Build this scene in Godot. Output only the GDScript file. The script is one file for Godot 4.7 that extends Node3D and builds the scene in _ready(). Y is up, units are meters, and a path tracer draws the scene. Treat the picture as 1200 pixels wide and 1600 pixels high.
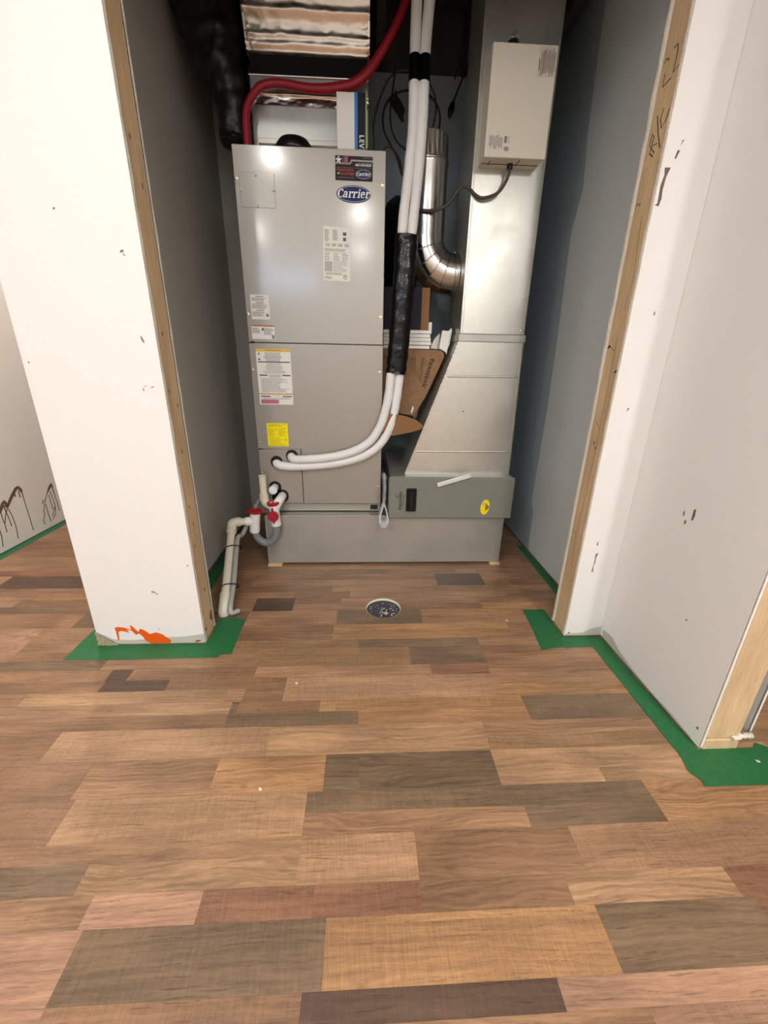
extends Node3D

# ---------- mesh builder ----------
class MB:
	var v := PackedVector3Array()
	var n := PackedVector3Array()
	var u := PackedVector2Array()
	var ix := PackedInt32Array()

	func add(p: Vector3, nn: Vector3, uv := Vector2.ZERO) -> int:
		v.append(p); n.append(nn.normalized()); u.append(uv)
		return v.size() - 1

	func tri(a: int, b: int, c: int) -> void:
		var f := (v[c] - v[a]).cross(v[b] - v[a])
		if f.dot(n[a] + n[b] + n[c]) < 0.0:
			ix.append_array([a, c, b])
		else:
			ix.append_array([a, b, c])

	func poly(pts: Array, nn: Vector3, uvs := []) -> void:
		var b := v.size()
		for i in pts.size():
			var p: Vector3 = pts[i]
			var w := Vector2(p.x, p.y)
			var m := nn.abs()
			if m.x > m.y and m.x > m.z: w = Vector2(p.z, p.y)
			elif m.y > m.z: w = Vector2(p.x, p.z)
			add(p, nn, uvs[i] if uvs.size() else w)
		for i in range(1, pts.size() - 1):
			tri(b, b + i, b + i + 1)

	# chamfered box in the frame t, centred on it
	func obox(t: Transform3D, s: Vector3, bev := 0.0) -> void:
		var h := s * 0.5
		bev = minf(bev, minf(h.x, minf(h.y, h.z)) * 0.9)
		for ax in 3:
			for sg in [-1.0, 1.0]:
				var nn := Vector3.ZERO
				nn[ax] = sg
				var a1 := (ax + 1) % 3
				var a2 := (ax + 2) % 3
				var pts := []
				for q in [[-1, -1], [1, -1], [1, 1], [-1, 1]]:
					var p := Vector3.ZERO
					p[ax] = sg * h[ax]
					p[a1] = q[0] * (h[a1] - bev)
					p[a2] = q[1] * (h[a2] - bev)
					pts.append(t * p)
				poly(pts, t.basis * nn)
		if bev <= 0.0:
			return
		for ax in 3:
			var a1 := (ax + 1) % 3
			var a2 := (ax + 2) % 3
			for s1 in [-1.0, 1.0]:
				for s2 in [-1.0, 1.0]:
					var nn := Vector3.ZERO
					nn[a1] = s1
					nn[a2] = s2
					var pts := []
					for q in [[-1, 0], [1, 0], [1, 1], [-1, 1]]:
						var p := Vector3.ZERO
						p[ax] = q[0] * (h[ax] - bev)
						p[a1] = s1 * (h[a1] - (bev if q[1] == 1 else 0.0))
						p[a2] = s2 * (h[a2] - (0.0 if q[1] == 1 else bev))
						pts.append(t * p)
					poly(pts, t.basis * nn)
		for sx in [-1.0, 1.0]:
			for sy in [-1.0, 1.0]:
				for sz in [-1.0, 1.0]:
					var c := Vector3(sx * h.x, sy * h.y, sz * h.z)
					poly([t * (c - Vector3(0, sy, sz) * bev), t * (c - Vector3(sx, 0, sz) * bev), t * (c - Vector3(sx, sy, 0) * bev)], t.basis * Vector3(sx, sy, sz))

	func box(lo: Vector3, hi: Vector3, bev := 0.0) -> MB:
		obox(Transform3D(Basis(), (lo + hi) * 0.5), hi - lo, bev)
		return self

	# rings of points joined into a smooth skin; closed: each ring closes on itself
	func grid(rows: Array, closed: bool, caps := false, uvs := Vector2(1, 1)) -> void:
		var b := v.size()
		var nr := rows.size()
		var nc: int = rows[0].size()
		var cs := []
		for r in rows:
			var c := Vector3.ZERO
			for p in r: c += p
			cs.append(c / nc)
		for i in nr:
			for j in nc:
				var jl := (j - 1 + nc) % nc if closed else maxi(j - 1, 0)
				var jr := (j + 1) % nc if closed else mini(j + 1, nc - 1)
				var du: Vector3 = rows[i][jr] - rows[i][jl]
				var dv: Vector3 = rows[mini(i + 1, nr - 1)][j] - rows[maxi(i - 1, 0)][j]
				var nn := du.cross(dv)
				if closed and nn.dot(rows[i][j] - cs[i]) < 0.0: nn = -nn
				add(rows[i][j], nn, Vector2(uvs.x * j / nc, uvs.y * i / nr))
		for i in nr - 1:
			for j in (nc if closed else nc - 1):
				var k := (j + 1) % nc
				tri(b + i * nc + j, b + i * nc + k, b + (i + 1) * nc + k)
				tri(b + i * nc + j, b + (i + 1) * nc + k, b + (i + 1) * nc + j)
		if caps and closed:
			var d0: Vector3 = cs[0] - cs[1]
			poly(rows[0], d0)
			poly(rows[nr - 1], cs[nr - 1] - cs[nr - 2])

	# wob: [noise or null, its amplitude, its steps along and around, amplitude, steps along and around of a wave]
	func wobble(wob: Array, i: int, j: int, seg: int) -> float:
		var k: float = 1.0 + wob[4] * sin(i * wob[5] + j * wob[6])
		if wob[0]: k += wob[1] * wob[0].get_noise_2d(i * wob[2], minf(j, seg - j) * wob[3])
		return k

	# tube along a path; rad: one radius or one for each point
	func tube(path: Array, rad, seg := 12, caps := true, wob := [], flat := Vector2(1, 1)) -> MB:
		var rows := []
		var side := Vector3.ZERO
		for i in path.size():
			var t: Vector3 = (path[mini(i + 1, path.size() - 1)] - path[maxi(i - 1, 0)]).normalized()
			if side == Vector3.ZERO:
				side = t.cross(Vector3(0, 0, 1) if absf(t.z) < 0.9 else Vector3(0, 1, 0)).normalized()
			side = (side - t * side.dot(t)).normalized()
			var up := t.cross(side)
			var r: float = rad[i] if rad is Array else rad
			var ring := []
			for j in seg:
				var a := TAU * j / seg
				var k: float = r * (wobble(wob, i, j, seg) if wob.size() else 1.0)
				ring.append(path[i] + side * cos(a) * k * flat.x + up * sin(a) * k * flat.y)
			rows.append(ring)
		grid(rows, true, caps, Vector2(1, path.size() * 0.1))
		return self

	# profile of (radius, height) turned about the y axis of t; hard edges between its points
	func lathe(t: Transform3D, prof: Array, seg := 24, smooth := false) -> MB:
		for i in prof.size() - 1:
			var p: Vector2 = prof[i]
			var q: Vector2 = prof[i + 1]
			var d := q - p
			var nn := Vector2(d.y, -d.x).normalized()
			var n0 := nn
			var n1 := nn
			if smooth:
				if i > 0:
					var e: Vector2 = p - prof[i - 1]
					n0 = (nn + Vector2(e.y, -e.x).normalized()).normalized()
				if i < prof.size() - 2:
					var e2: Vector2 = prof[i + 2] - q
					n1 = (nn + Vector2(e2.y, -e2.x).normalized()).normalized()
			var b := v.size()
			for j in seg + 1:
				var a := TAU * j / seg
				var cx := cos(a)
				var cz := sin(a)
				add(t * Vector3(p.x * cx, p.y, p.x * cz), t.basis * Vector3(n0.x * cx, n0.y, n0.x * cz), Vector2(float(j) / seg, 0))
				add(t * Vector3(q.x * cx, q.y, q.x * cz), t.basis * Vector3(n1.x * cx, n1.y, n1.x * cz), Vector2(float(j) / seg, 1))
			for j in seg:
				var k := b + j * 2
				tri(k, k + 1, k + 3)
				tri(k, k + 3, k + 2)
		return self

	# polygon in the xy plane of t, given depth along -z; its face at z = 0
	func prism(poly2: PackedVector2Array, t: Transform3D, depth: float, uvs := Rect2()) -> MB:
		if not Geometry2D.is_polygon_clockwise(poly2): poly2.reverse()
		var tr := Geometry2D.triangulate_polygon(poly2)
		for sd in 2:
			var b := v.size()
			for p in poly2:
				var uv := p if uvs.size == Vector2.ZERO else Vector2((p.x - uvs.position.x) / uvs.size.x, 1.0 - (p.y - uvs.position.y) / uvs.size.y)
				add(t * Vector3(p.x, p.y, -depth * sd), t.basis * Vector3(0, 0, 1 - 2 * sd), uv)
			for i in range(0, tr.size(), 3):
				tri(b + tr[i], b + tr[i + 1], b + tr[i + 2])
		for i in poly2.size():
			var p := poly2[i]
			var q := poly2[(i + 1) % poly2.size()]
			var d := q - p
			var nn := t.basis * Vector3(-d.y, d.x, 0)
			var b := v.size()
			for w in [Vector3(p.x, p.y, 0), Vector3(q.x, q.y, 0), Vector3(q.x, q.y, -depth), Vector3(p.x, p.y, -depth)]:
				add(t * w, nn, Vector2(w.x + w.z, w.y))
			tri(b, b + 1, b + 2)
			tri(b, b + 2, b + 3)
		return self

	# a flat stroke of some width along 2-D points in the xy plane of t
	func stroke(pts: Array, w, t: Transform3D, depth := 0.0004) -> MB:
		var l := []
		var r := []
		for i in pts.size():
			var d: Vector2 = (pts[mini(i + 1, pts.size() - 1)] - pts[maxi(i - 1, 0)]).normalized()
			var k: float = (w[i] if w is Array else w) * 0.5
			l.append(pts[i] + d.orthogonal() * k)
			r.append(pts[i] - d.orthogonal() * k)
		for i in pts.size() - 1:
			prism(PackedVector2Array([l[i], l[i + 1], r[i + 1], r[i]]), t, depth)
		return self

	func mesh() -> ArrayMesh:
		var a := []
		a.resize(Mesh.ARRAY_MAX)
		a[Mesh.ARRAY_VERTEX] = v
		a[Mesh.ARRAY_NORMAL] = n
		a[Mesh.ARRAY_TEX_UV] = u
		a[Mesh.ARRAY_INDEX] = ix
		var m := ArrayMesh.new()
		m.add_surface_from_arrays(Mesh.PRIMITIVE_TRIANGLES, a)
		return m


# ---------- helpers ----------
var taken := {}
var M := {}
var rng := RandomNumberGenerator.new()

func numbered(called: String) -> String:
	if not taken.has(called):
		taken[called] = 0
		return called
	taken[called] += 1
	return "%s_%03d" % [called, taken[called]]

func thing(called: String, label: String, category: String, at := Vector3.ZERO, group := "") -> Node3D:
	var o := Node3D.new()
	o.name = numbered(called)
	add_child(o)
	o.position = at
	o.set_meta("label", label)
	o.set_meta("category", category)
	if group: o.set_meta("group", group)
	return o

func struct(called: String, label: String, category: String) -> Node3D:
	var o := thing(called, label, category)
	o.set_meta("kind", "structure")
	return o

# geometry is given in world coordinates; it is moved into the thing's own frame
func part(called: String, mb: MB, m: Material, parent: Node3D, label := "") -> MeshInstance3D:
	var o := MeshInstance3D.new()
	o.name = called
	var off := parent.position
	if parent.get_parent() != self and parent.get_parent() is Node3D: off += (parent.get_parent() as Node3D).position
	if off != Vector3.ZERO:
		for i in mb.v.size(): mb.v[i] -= off
	o.mesh = mb.mesh()
	o.material_override = null
	o.mesh.surface_set_material(0, m)
	parent.add_child(o, true)
	if label: o.set_meta("label", label)
	return o

func solo(called: String, mb: MB, m: Material, label: String, category: String, group := "") -> Node3D:
	var c := Vector3.ZERO
	var lo := mb.v[0]
	var hi := mb.v[0]
	for p in mb.v:
		lo = lo.min(p)
		hi = hi.max(p)
	c = Vector3((lo.x + hi.x) * 0.5, lo.y, (lo.z + hi.z) * 0.5)
	for i in mb.v.size(): mb.v[i] -= c
	var o := MeshInstance3D.new()
	o.name = numbered(called)
	o.mesh = mb.mesh()
	o.mesh.surface_set_material(0, m)
	add_child(o)
	o.position = c
	o.set_meta("label", label)
	o.set_meta("category", category)
	if group: o.set_meta("group", group)
	return o

func C(r: float, g: float, b: float) -> Color:
	return Color(r / 255.0, g / 255.0, b / 255.0)

func mat(col: Color, rough := 0.6, metal := 0.0) -> StandardMaterial3D:
	var m := StandardMaterial3D.new()
	m.albedo_color = col
	m.roughness = rough
	m.metallic = metal
	return m

func noise_tex(freq: float, lo: float, hi: float, seed_: int, kind := FastNoiseLite.TYPE_SIMPLEX_SMOOTH, size := 256, oct := 4) -> NoiseTexture2D:
	var f := FastNoiseLite.new()
	f.noise_type = kind
	f.seed = seed_
	f.frequency = freq
	f.fractal_octaves = oct
	var t := NoiseTexture2D.new()
	t.width = size
	t.height = size
	t.seamless = true
	t.noise = f
	var g := Gradient.new()
	g.set_color(0, Color(lo, lo, lo))
	g.set_color(1, Color(hi, hi, hi))
	t.color_ramp = g
	return t

func tri_map(m: StandardMaterial3D, scale: float, world := false) -> StandardMaterial3D:
	m.uv1_triplanar = true
	m.uv1_world_triplanar = world
	m.uv1_scale = Vector3.ONE * scale
	return m

func smooth_path(pts: Array, steps := 8) -> Array:
	var out := []
	for i in pts.size() - 1:
		var p0: Vector3 = pts[maxi(i - 1, 0)]
		var p1: Vector3 = pts[i]
		var p2: Vector3 = pts[i + 1]
		var p3: Vector3 = pts[mini(i + 2, pts.size() - 1)]
		for k in steps:
			out.append(p1.cubic_interpolate(p2, p0, p3, float(k) / steps))
	out.append(pts[pts.size() - 1])
	return out

func at(p: Vector3, b := Basis()) -> Transform3D:
	return Transform3D(b, p)

const FRONT := Basis(Vector3(1, 0, 0), Vector3(0, 1, 0), Vector3(0, 0, 1))     # x right, y up, faces +z
const FACE_LEFT := Basis(Vector3(0, 0, 1), Vector3(0, 1, 0), Vector3(-1, 0, 0))  # local x runs along z, faces -x
const FACE_RIGHT := Basis(Vector3(0, 0, 1), Vector3(0, 1, 0), Vector3(1, 0, 0))  # local x runs along z, faces +x (mirrored frame)
const UPWARD := Basis(Vector3(1, 0, 0), Vector3(0, 0, 1), Vector3(0, 1, 0))    # local xy = world xz, faces up (mirrored frame)

# cylinder from a to b
func rod(mb: MB, a: Vector3, b: Vector3, r: float, seg := 20, bev := 0.0) -> MB:
	var y := (b - a).normalized()
	var x := y.cross(Vector3(0, 0, 1) if absf(y.z) < 0.9 else Vector3(1, 0, 0)).normalized()
	var t := Transform3D(Basis(x, y, x.cross(y)), a)
	var h := a.distance_to(b)
	return mb.lathe(t, [Vector2(0, 0), Vector2(r - bev, 0), Vector2(r, bev), Vector2(r, h - bev), Vector2(r - bev, h), Vector2(0, h)], seg)

# flat card with its print on the front, corners a little rounded; lower left corner p, facing +z
func card(p: Vector3, w: float, h: float, m: Material, called: String, parent: Node3D, label := "", turn := 0.0, rad := 0.003) -> MeshInstance3D:
	var pl := PackedVector2Array()
	for c in [[w - rad, h - rad, 0], [rad, h - rad, 1], [rad, rad, 2], [w - rad, rad, 3]]:
		for k in 4:
			var a: float = PI / 2 * (c[2] + k / 3.0)
			pl.append(Vector2(c[0] + cos(a) * rad, c[1] + sin(a) * rad))
	var mb := MB.new().prism(pl, at(p, Basis(Vector3(0, 0, 1), turn)), 0.0006, Rect2(0, 0, w, h))
	return part(called, mb, m, parent, label)

func lettering(text: String, height: float, p: Vector3, m: Material, parent: Node3D, font := "Droid Sans", bold := true, turn := 0.0, slant := 0.0, squeeze := 1.0) -> MeshInstance3D:
	var f := SystemFont.new()
	f.font_names = PackedStringArray([font])
	f.font_weight = 700 if bold else 400
	var t := TextMesh.new()
	t.text = text
	t.font = f
	t.font_size = 32
	t.pixel_size = height / 32.0
	t.depth = 0.0004
	t.curve_step = 2.0
	t.material = m
	var o := MeshInstance3D.new()
	o.name = "lettering"
	o.mesh = t
	var b := Basis(Vector3(0, 0, 1), turn) * Basis(Vector3(squeeze, 0, 0), Vector3(slant, 1, 0), Vector3(0, 0, 1))
	var off := parent.position
	if parent.get_parent() != self and parent.get_parent() is Node3D: off += (parent.get_parent() as Node3D).position
	o.transform = Transform3D(b, p - off)
	parent.add_child(o, true)
	return o

# ---------- printed matter ----------
func sheet(w: int, h: int, c: Color) -> Image:
	var im := Image.create(w, h, false, Image.FORMAT_RGB8)
	im.fill(c)
	return im

# lines of small print too fine to read: words as dashes
func print_lines(im: Image, r: Rect2i, line: int, thick: int, c: Color, ragged := 0.3, centred := false) -> void:
	var y := r.position.y
	while y + thick <= r.end.y:
		var w := int(r.size.x * (1.0 - rng.randf() * ragged))
		var x := r.position.x + ((r.size.x - w) / 2 if centred else 0)
		var e := x + w
		while x < e:
			var k := rng.randi_range(3, 11)
			im.fill_rect(Rect2i(x, y, mini(k, e - x), thick), c)
			x += k + 2
		y += line

func printed(im: Image, rough := 0.75) -> StandardMaterial3D:
	var m := mat(Color.WHITE, rough)
	m.albedo_texture = ImageTexture.create_from_image(im)
	m.texture_repeat = false
	return m

# wood: grain runs along the picture's x
func wood_image(w: int, h: int, seed_: int, kind: String, lo: float, metres: Vector2) -> Image:
	var big := FastNoiseLite.new()
	big.seed = seed_
	big.frequency = 1.0
	big.fractal_octaves = 3
	var fine := FastNoiseLite.new()
	fine.seed = seed_ + 7
	fine.frequency = 1.0
	fine.fractal_octaves = 2
	var data := PackedByteArray()
	data.resize(w * h)
	var kn := []
	var r := RandomNumberGenerator.new()
	r.seed = seed_
	for k in (5 if kind == "knot" else 2):
		kn.append([Vector2(r.randf() * metres.x, r.randf() * metres.y), r.randf_range(0.008, 0.018)])
	for y in h:
		var pv := metres.y * y / h
		for x in w:
			var pu := metres.x * x / w
			var bend := 0.014 * big.get_noise_2d(pu * 2.2, pv * 7.0)
			var kd := 0.0
			for k in kn:
				var d: float = Vector2((pu - k[0].x) * 0.45, pv - k[0].y).length() / k[1]
				if d < 4.0:
					bend += 0.006 * exp(-d * d * 0.5) * signf(pv - k[0].y)
					kd = maxf(kd, exp(-d * d * 6.0))
			var g := 0.5 + 0.5 * big.get_noise_2d(pu * 3.0, (pv + bend) * 85.0)
			var s := 0.5 + 0.5 * fine.get_noise_2d(pu * 22.0, (pv + bend) * 420.0)
			var b := 0.5 + 0.5 * big.get_noise_2d(pu * 2.0 + 31.0, pv * 6.0 + 5.0)
			var val := 0.34 * g + 0.24 * s + 0.42 * b
			if kind == "ring":
				val = 0.9 * val + 0.1 * (0.5 + 0.5 * sin((pv + bend * 1.9 + 0.002 * big.get_noise_2d(pu * 30.0, pv * 60.0)) * 640.0))
			elif kind == "saw":
				var sw := 0.5 + 0.5 * fine.get_noise_2d(pu * 260.0 + 6.0 * sin(pv * 6.0), pv * 9.0)
				val = 0.8 * val + 0.2 * sw
			var streak := big.get_noise_2d(pu * 5.0 + 90.0, (pv + bend) * 210.0)
			if streak > 0.42: val -= (streak - 0.42) * 1.3
			val = clampf(0.5 + (val - 0.5) * 1.75, 0.0, 1.0) * (1.0 - 0.65 * kd)
			data[y * w + x] = int(255.0 * (lo + (1.0 - lo) * clampf(val, 0.0, 1.0)))
	var im := Image.create_from_data(w, h, false, Image.FORMAT_L8, data)
	im.convert(Image.FORMAT_RGB8)
	return im

# floor strips: near z, far z (both negated), left x, right x, tone
const STRIPS := [
	[0.285,0.343,-2.02,-0.531,"P"], [0.285,0.343,-0.531,-0.1,"B"], [0.285,0.343,-0.1,0.5,"L"], [0.285,0.343,0.5,1,"P"], [0.285,0.343,1,3,"L"],
	[0.343,0.385,-2.02,-0.543,"P"], [0.343,0.385,-0.543,-0.107,"B"], [0.343,0.385,-0.107,0.354,"D"], [0.343,0.385,0.354,1.3,"P"], [0.343,0.385,1.3,3,"L"],
	[0.385,0.487,-2.02,-0.544,"P"], [0.385,0.487,-0.544,-0.073,"G"], [0.385,0.487,-0.073,0.481,"O"], [0.385,0.487,0.481,0.827,"G"], [0.385,0.487,0.827,3,"R"],
	[0.487,0.543,-2.02,-0.556,"L"], [0.487,0.543,-0.556,-0.333,"P"], [0.487,0.543,-0.333,0.122,"R"], [0.487,0.543,0.122,0.441,"B"], [0.487,0.543,0.441,0.807,"T"],
	[0.487,0.543,0.807,3,"R"], [0.543,0.6,-2.02,-0.6,"G"], [0.543,0.6,-0.6,-0.143,"T"], [0.543,0.64,-0.143,0.123,"T2"], [0.543,0.64,0.123,0.497,"B"],
	[0.543,0.64,0.497,1.15,"L"], [0.543,0.64,1.15,3,"R"], [0.6,0.64,-2.02,-0.143,"L"], [0.64,0.745,-2.02,-0.722,"B"], [0.64,0.745,-0.722,-0.143,"T"],
	[0.64,0.692,-0.143,0.409,"L"], [0.64,0.692,0.409,0.754,"G"], [0.64,0.745,0.754,1.35,"O"], [0.64,0.745,1.35,3,"B"], [0.692,0.745,-0.143,0.754,"G"],
	[0.745,0.85,-2.02,-0.737,"B"], [0.745,0.85,-0.737,-0.398,"L"], [0.745,0.85,-0.398,-0.104,"O"], [0.745,0.85,-0.104,0.369,"G2"], [0.745,0.85,0.369,1.2,"T"],
	[0.745,0.85,1.2,3,"L"], [0.85,0.95,-2.02,-0.891,"B"], [0.85,0.95,-0.891,-0.275,"T2"], [0.85,0.95,-0.275,0.372,"T"], [0.85,0.9,0.372,1.1,"S"],
	[0.85,0.9,1.1,3,"L"], [0.9,0.95,0.372,0.95,"L"], [0.9,0.95,0.95,3,"O"], [0.95,1.002,-2.02,-1.175,"R"], [0.95,1.002,-1.175,-0.424,"B"],
	[0.95,1.002,-0.424,-0.014,"G"], [0.95,1.002,-0.014,0.532,"O"], [0.95,1.05,0.532,1.15,"G"], [0.95,1.05,1.15,3,"L"], [1.002,1.05,-2.02,-1.175,"L"],
	[1.002,1.05,-1.175,-0.424,"T"], [1.002,1.05,-0.424,-0.401,"G"], [1.002,1.05,-0.401,-0.139,"B"], [1.002,1.05,-0.139,0.532,"O"], [1.05,1.105,-2.02,-1.1,"L"],
	[1.05,1.105,-1.1,-0.454,"T"], [1.05,1.105,-0.454,-0.397,"L"], [1.05,1.105,-0.397,-0.265,"B"], [1.05,1.155,-0.265,0.441,"T2"], [1.05,1.105,0.441,1.2,"O"],
	[1.05,1.105,1.2,3,"B"], [1.105,1.155,-2.02,-0.884,"B"], [1.105,1.155,-0.884,-0.667,"D"], [1.105,1.155,-0.667,-0.265,"B"], [1.105,1.155,0.441,1.2,"L"],
	[1.105,1.155,1.2,3,"O"], [1.155,1.21,-2.02,-0.89,"L"], [1.155,1.21,-0.89,-0.818,"D"], [1.155,1.21,-0.818,-0.384,"B"], [1.155,1.21,-0.384,0.248,"L"],
	[1.155,1.21,0.248,0.461,"R"], [1.155,1.21,0.461,1.2,"L"], [1.155,1.21,1.2,3,"B"], [1.21,1.26,-2.02,-0.938,"G"], [1.21,1.26,-0.938,-0.405,"L"],
	[1.21,1.31,-0.405,0.18,"S"], [1.21,1.31,0.18,0.465,"G"], [1.21,1.26,0.465,1.2,"L"], [1.21,1.26,1.2,3,"O"], [1.26,1.31,-2.02,-1.296,"T2"],
	[1.26,1.31,-1.296,-0.585,"B"], [1.26,1.31,-0.585,-0.405,"L"], [1.26,1.31,0.465,1.2,"B"], [1.26,1.31,1.2,3,"L"], [1.31,1.36,-2.02,-1.296,"P"],
	[1.31,1.36,-1.296,-0.585,"L"], [1.31,1.36,-0.585,-0.018,"S"], [1.31,1.36,-0.018,0.465,"G"], [1.31,1.36,0.465,1.2,"L"], [1.31,1.36,1.2,3,"B"],
	[1.36,1.46,-2.02,-1.3,"P"], [1.36,1.46,-1.3,-0.6,"L"], [1.36,1.46,-0.6,-0.122,"B"], [1.36,1.46,-0.122,0.619,"O"], [1.36,1.46,0.619,1.2,"L"],
	[1.36,1.46,1.2,3,"B"], [1.46,1.565,-2.02,-1.2,"B"], [1.46,1.565,-1.2,-0.5,"G"], [1.46,1.565,-0.5,-0.114,"L"], [1.46,1.565,-0.114,0.258,"G"],
	[1.46,1.515,0.258,1,"L"], [1.46,1.565,1,3,"B"], [1.515,1.565,0.258,1,"O"], [1.565,1.617,-2.02,-1.3,"G"], [1.565,1.617,-1.3,-0.493,"B"],
	[1.565,1.67,-0.493,-0.316,"D"], [1.565,1.617,-0.316,0.05,"L"], [1.565,1.617,0.05,0.55,"B"], [1.565,1.617,0.55,1.1,"O"], [1.565,1.67,1.1,3,"B"],
	[1.617,1.67,-2.02,-1.553,"P"], [1.617,1.67,-1.553,-0.493,"B"], [1.617,1.67,-0.316,-0.1,"B"], [1.617,1.67,-0.1,0.55,"L"], [1.617,1.67,0.55,1.1,"L"],
	[1.67,1.722,-2.02,-1.5,"L"], [1.67,1.722,-1.5,-0.8,"O"], [1.67,1.722,-0.8,-0.33,"L"], [1.67,1.722,-0.33,-0.062,"B"], [1.67,1.722,-0.062,0.083,"T"],
	[1.67,1.722,0.083,0.7,"L"], [1.67,1.722,0.7,1.1,"B"], [1.67,1.722,1.1,3,"O"], [1.722,1.775,-2.02,-1.55,"B"], [1.722,1.775,-1.55,-0.7,"L"],
	[1.722,1.775,-0.7,-0.15,"B"], [1.722,1.775,-0.15,0.35,"L"], [1.722,1.775,0.35,0.75,"B"], [1.722,1.775,0.75,1.1,"L"], [1.722,1.775,1.1,3,"B"],
	[1.775,1.895,-2.02,-1.76,"T"], [1.775,1.895,-1.76,-1.25,"D"], [1.775,1.895,-1.25,-0.55,"B"], [1.775,1.835,-0.55,0.377,"L"], [1.775,1.895,0.377,0.62,"D"],
	[1.775,1.835,0.62,1.1,"B"], [1.775,1.835,1.1,3,"L"], [1.835,1.895,-0.55,0.377,"B"], [1.835,1.895,0.62,1.1,"L"], [1.835,1.895,1.1,3,"B"],
	[1.895,1.95,-2.02,-1.3,"R"], [1.895,1.95,-1.3,-0.4,"L"], [1.895,1.95,-0.4,0.5,"B"], [1.895,1.95,0.5,1.1,"L"], [1.895,1.95,1.1,3,"B"],
	[1.95,2.005,-2.02,-1.5,"L"], [1.95,2.005,-1.5,-0.5,"B"], [1.95,2.005,-0.5,0.3,"L"], [1.95,2.005,0.3,0.8,"B"], [1.95,2.005,0.8,3,"L"],
	[2.005,2.11,-2.02,-1.2,"L"], [2.005,2.11,-1.2,0,"B"], [2.005,2.11,0,0.9,"L"], [2.005,2.11,0.9,3,"B"], [2.11,2.21,-2.02,-1.5,"B"],
	[2.11,2.21,-1.5,-0.3,"L"], [2.11,2.21,-0.3,1,"B"], [2.11,2.21,1,3,"L"], [2.21,2.32,-2.02,-1.3,"R"], [2.21,2.32,-1.3,0.2,"B"],
	[2.21,2.32,0.2,1.1,"L"], [2.21,2.32,1.1,3,"B"], [2.32,2.43,-2.02,-1.6,"L"], [2.32,2.43,-1.6,-0.6,"B"], [2.32,2.43,-0.6,0.9,"B"],
	[2.32,2.43,0.9,3,"L"], [2.43,2.54,-2.02,-1.4,"B"], [2.43,2.54,-1.4,-0.2,"R"], [2.43,2.54,-0.2,0.7,"B"], [2.43,2.54,0.7,3,"L"],
	[2.54,2.65,-2.02,-1.5,"L"], [2.54,2.65,-1.5,0.1,"B"], [2.54,2.65,0.1,0.9,"L"], [2.54,2.65,0.9,3,"B"], [2.65,2.92,-2.02,-1.3,"B"],
	[2.65,2.92,-1.3,-0.1,"L"], [2.65,2.92,-0.1,0.8,"B"], [2.65,2.92,0.8,3,"R"],]

const Z0 := -1.348      # front face of the left partition
const ZJ := -1.355      # front face of the right return
const CEIL := 2.44
const ZAH := -2.063     # front of the air handler

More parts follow.
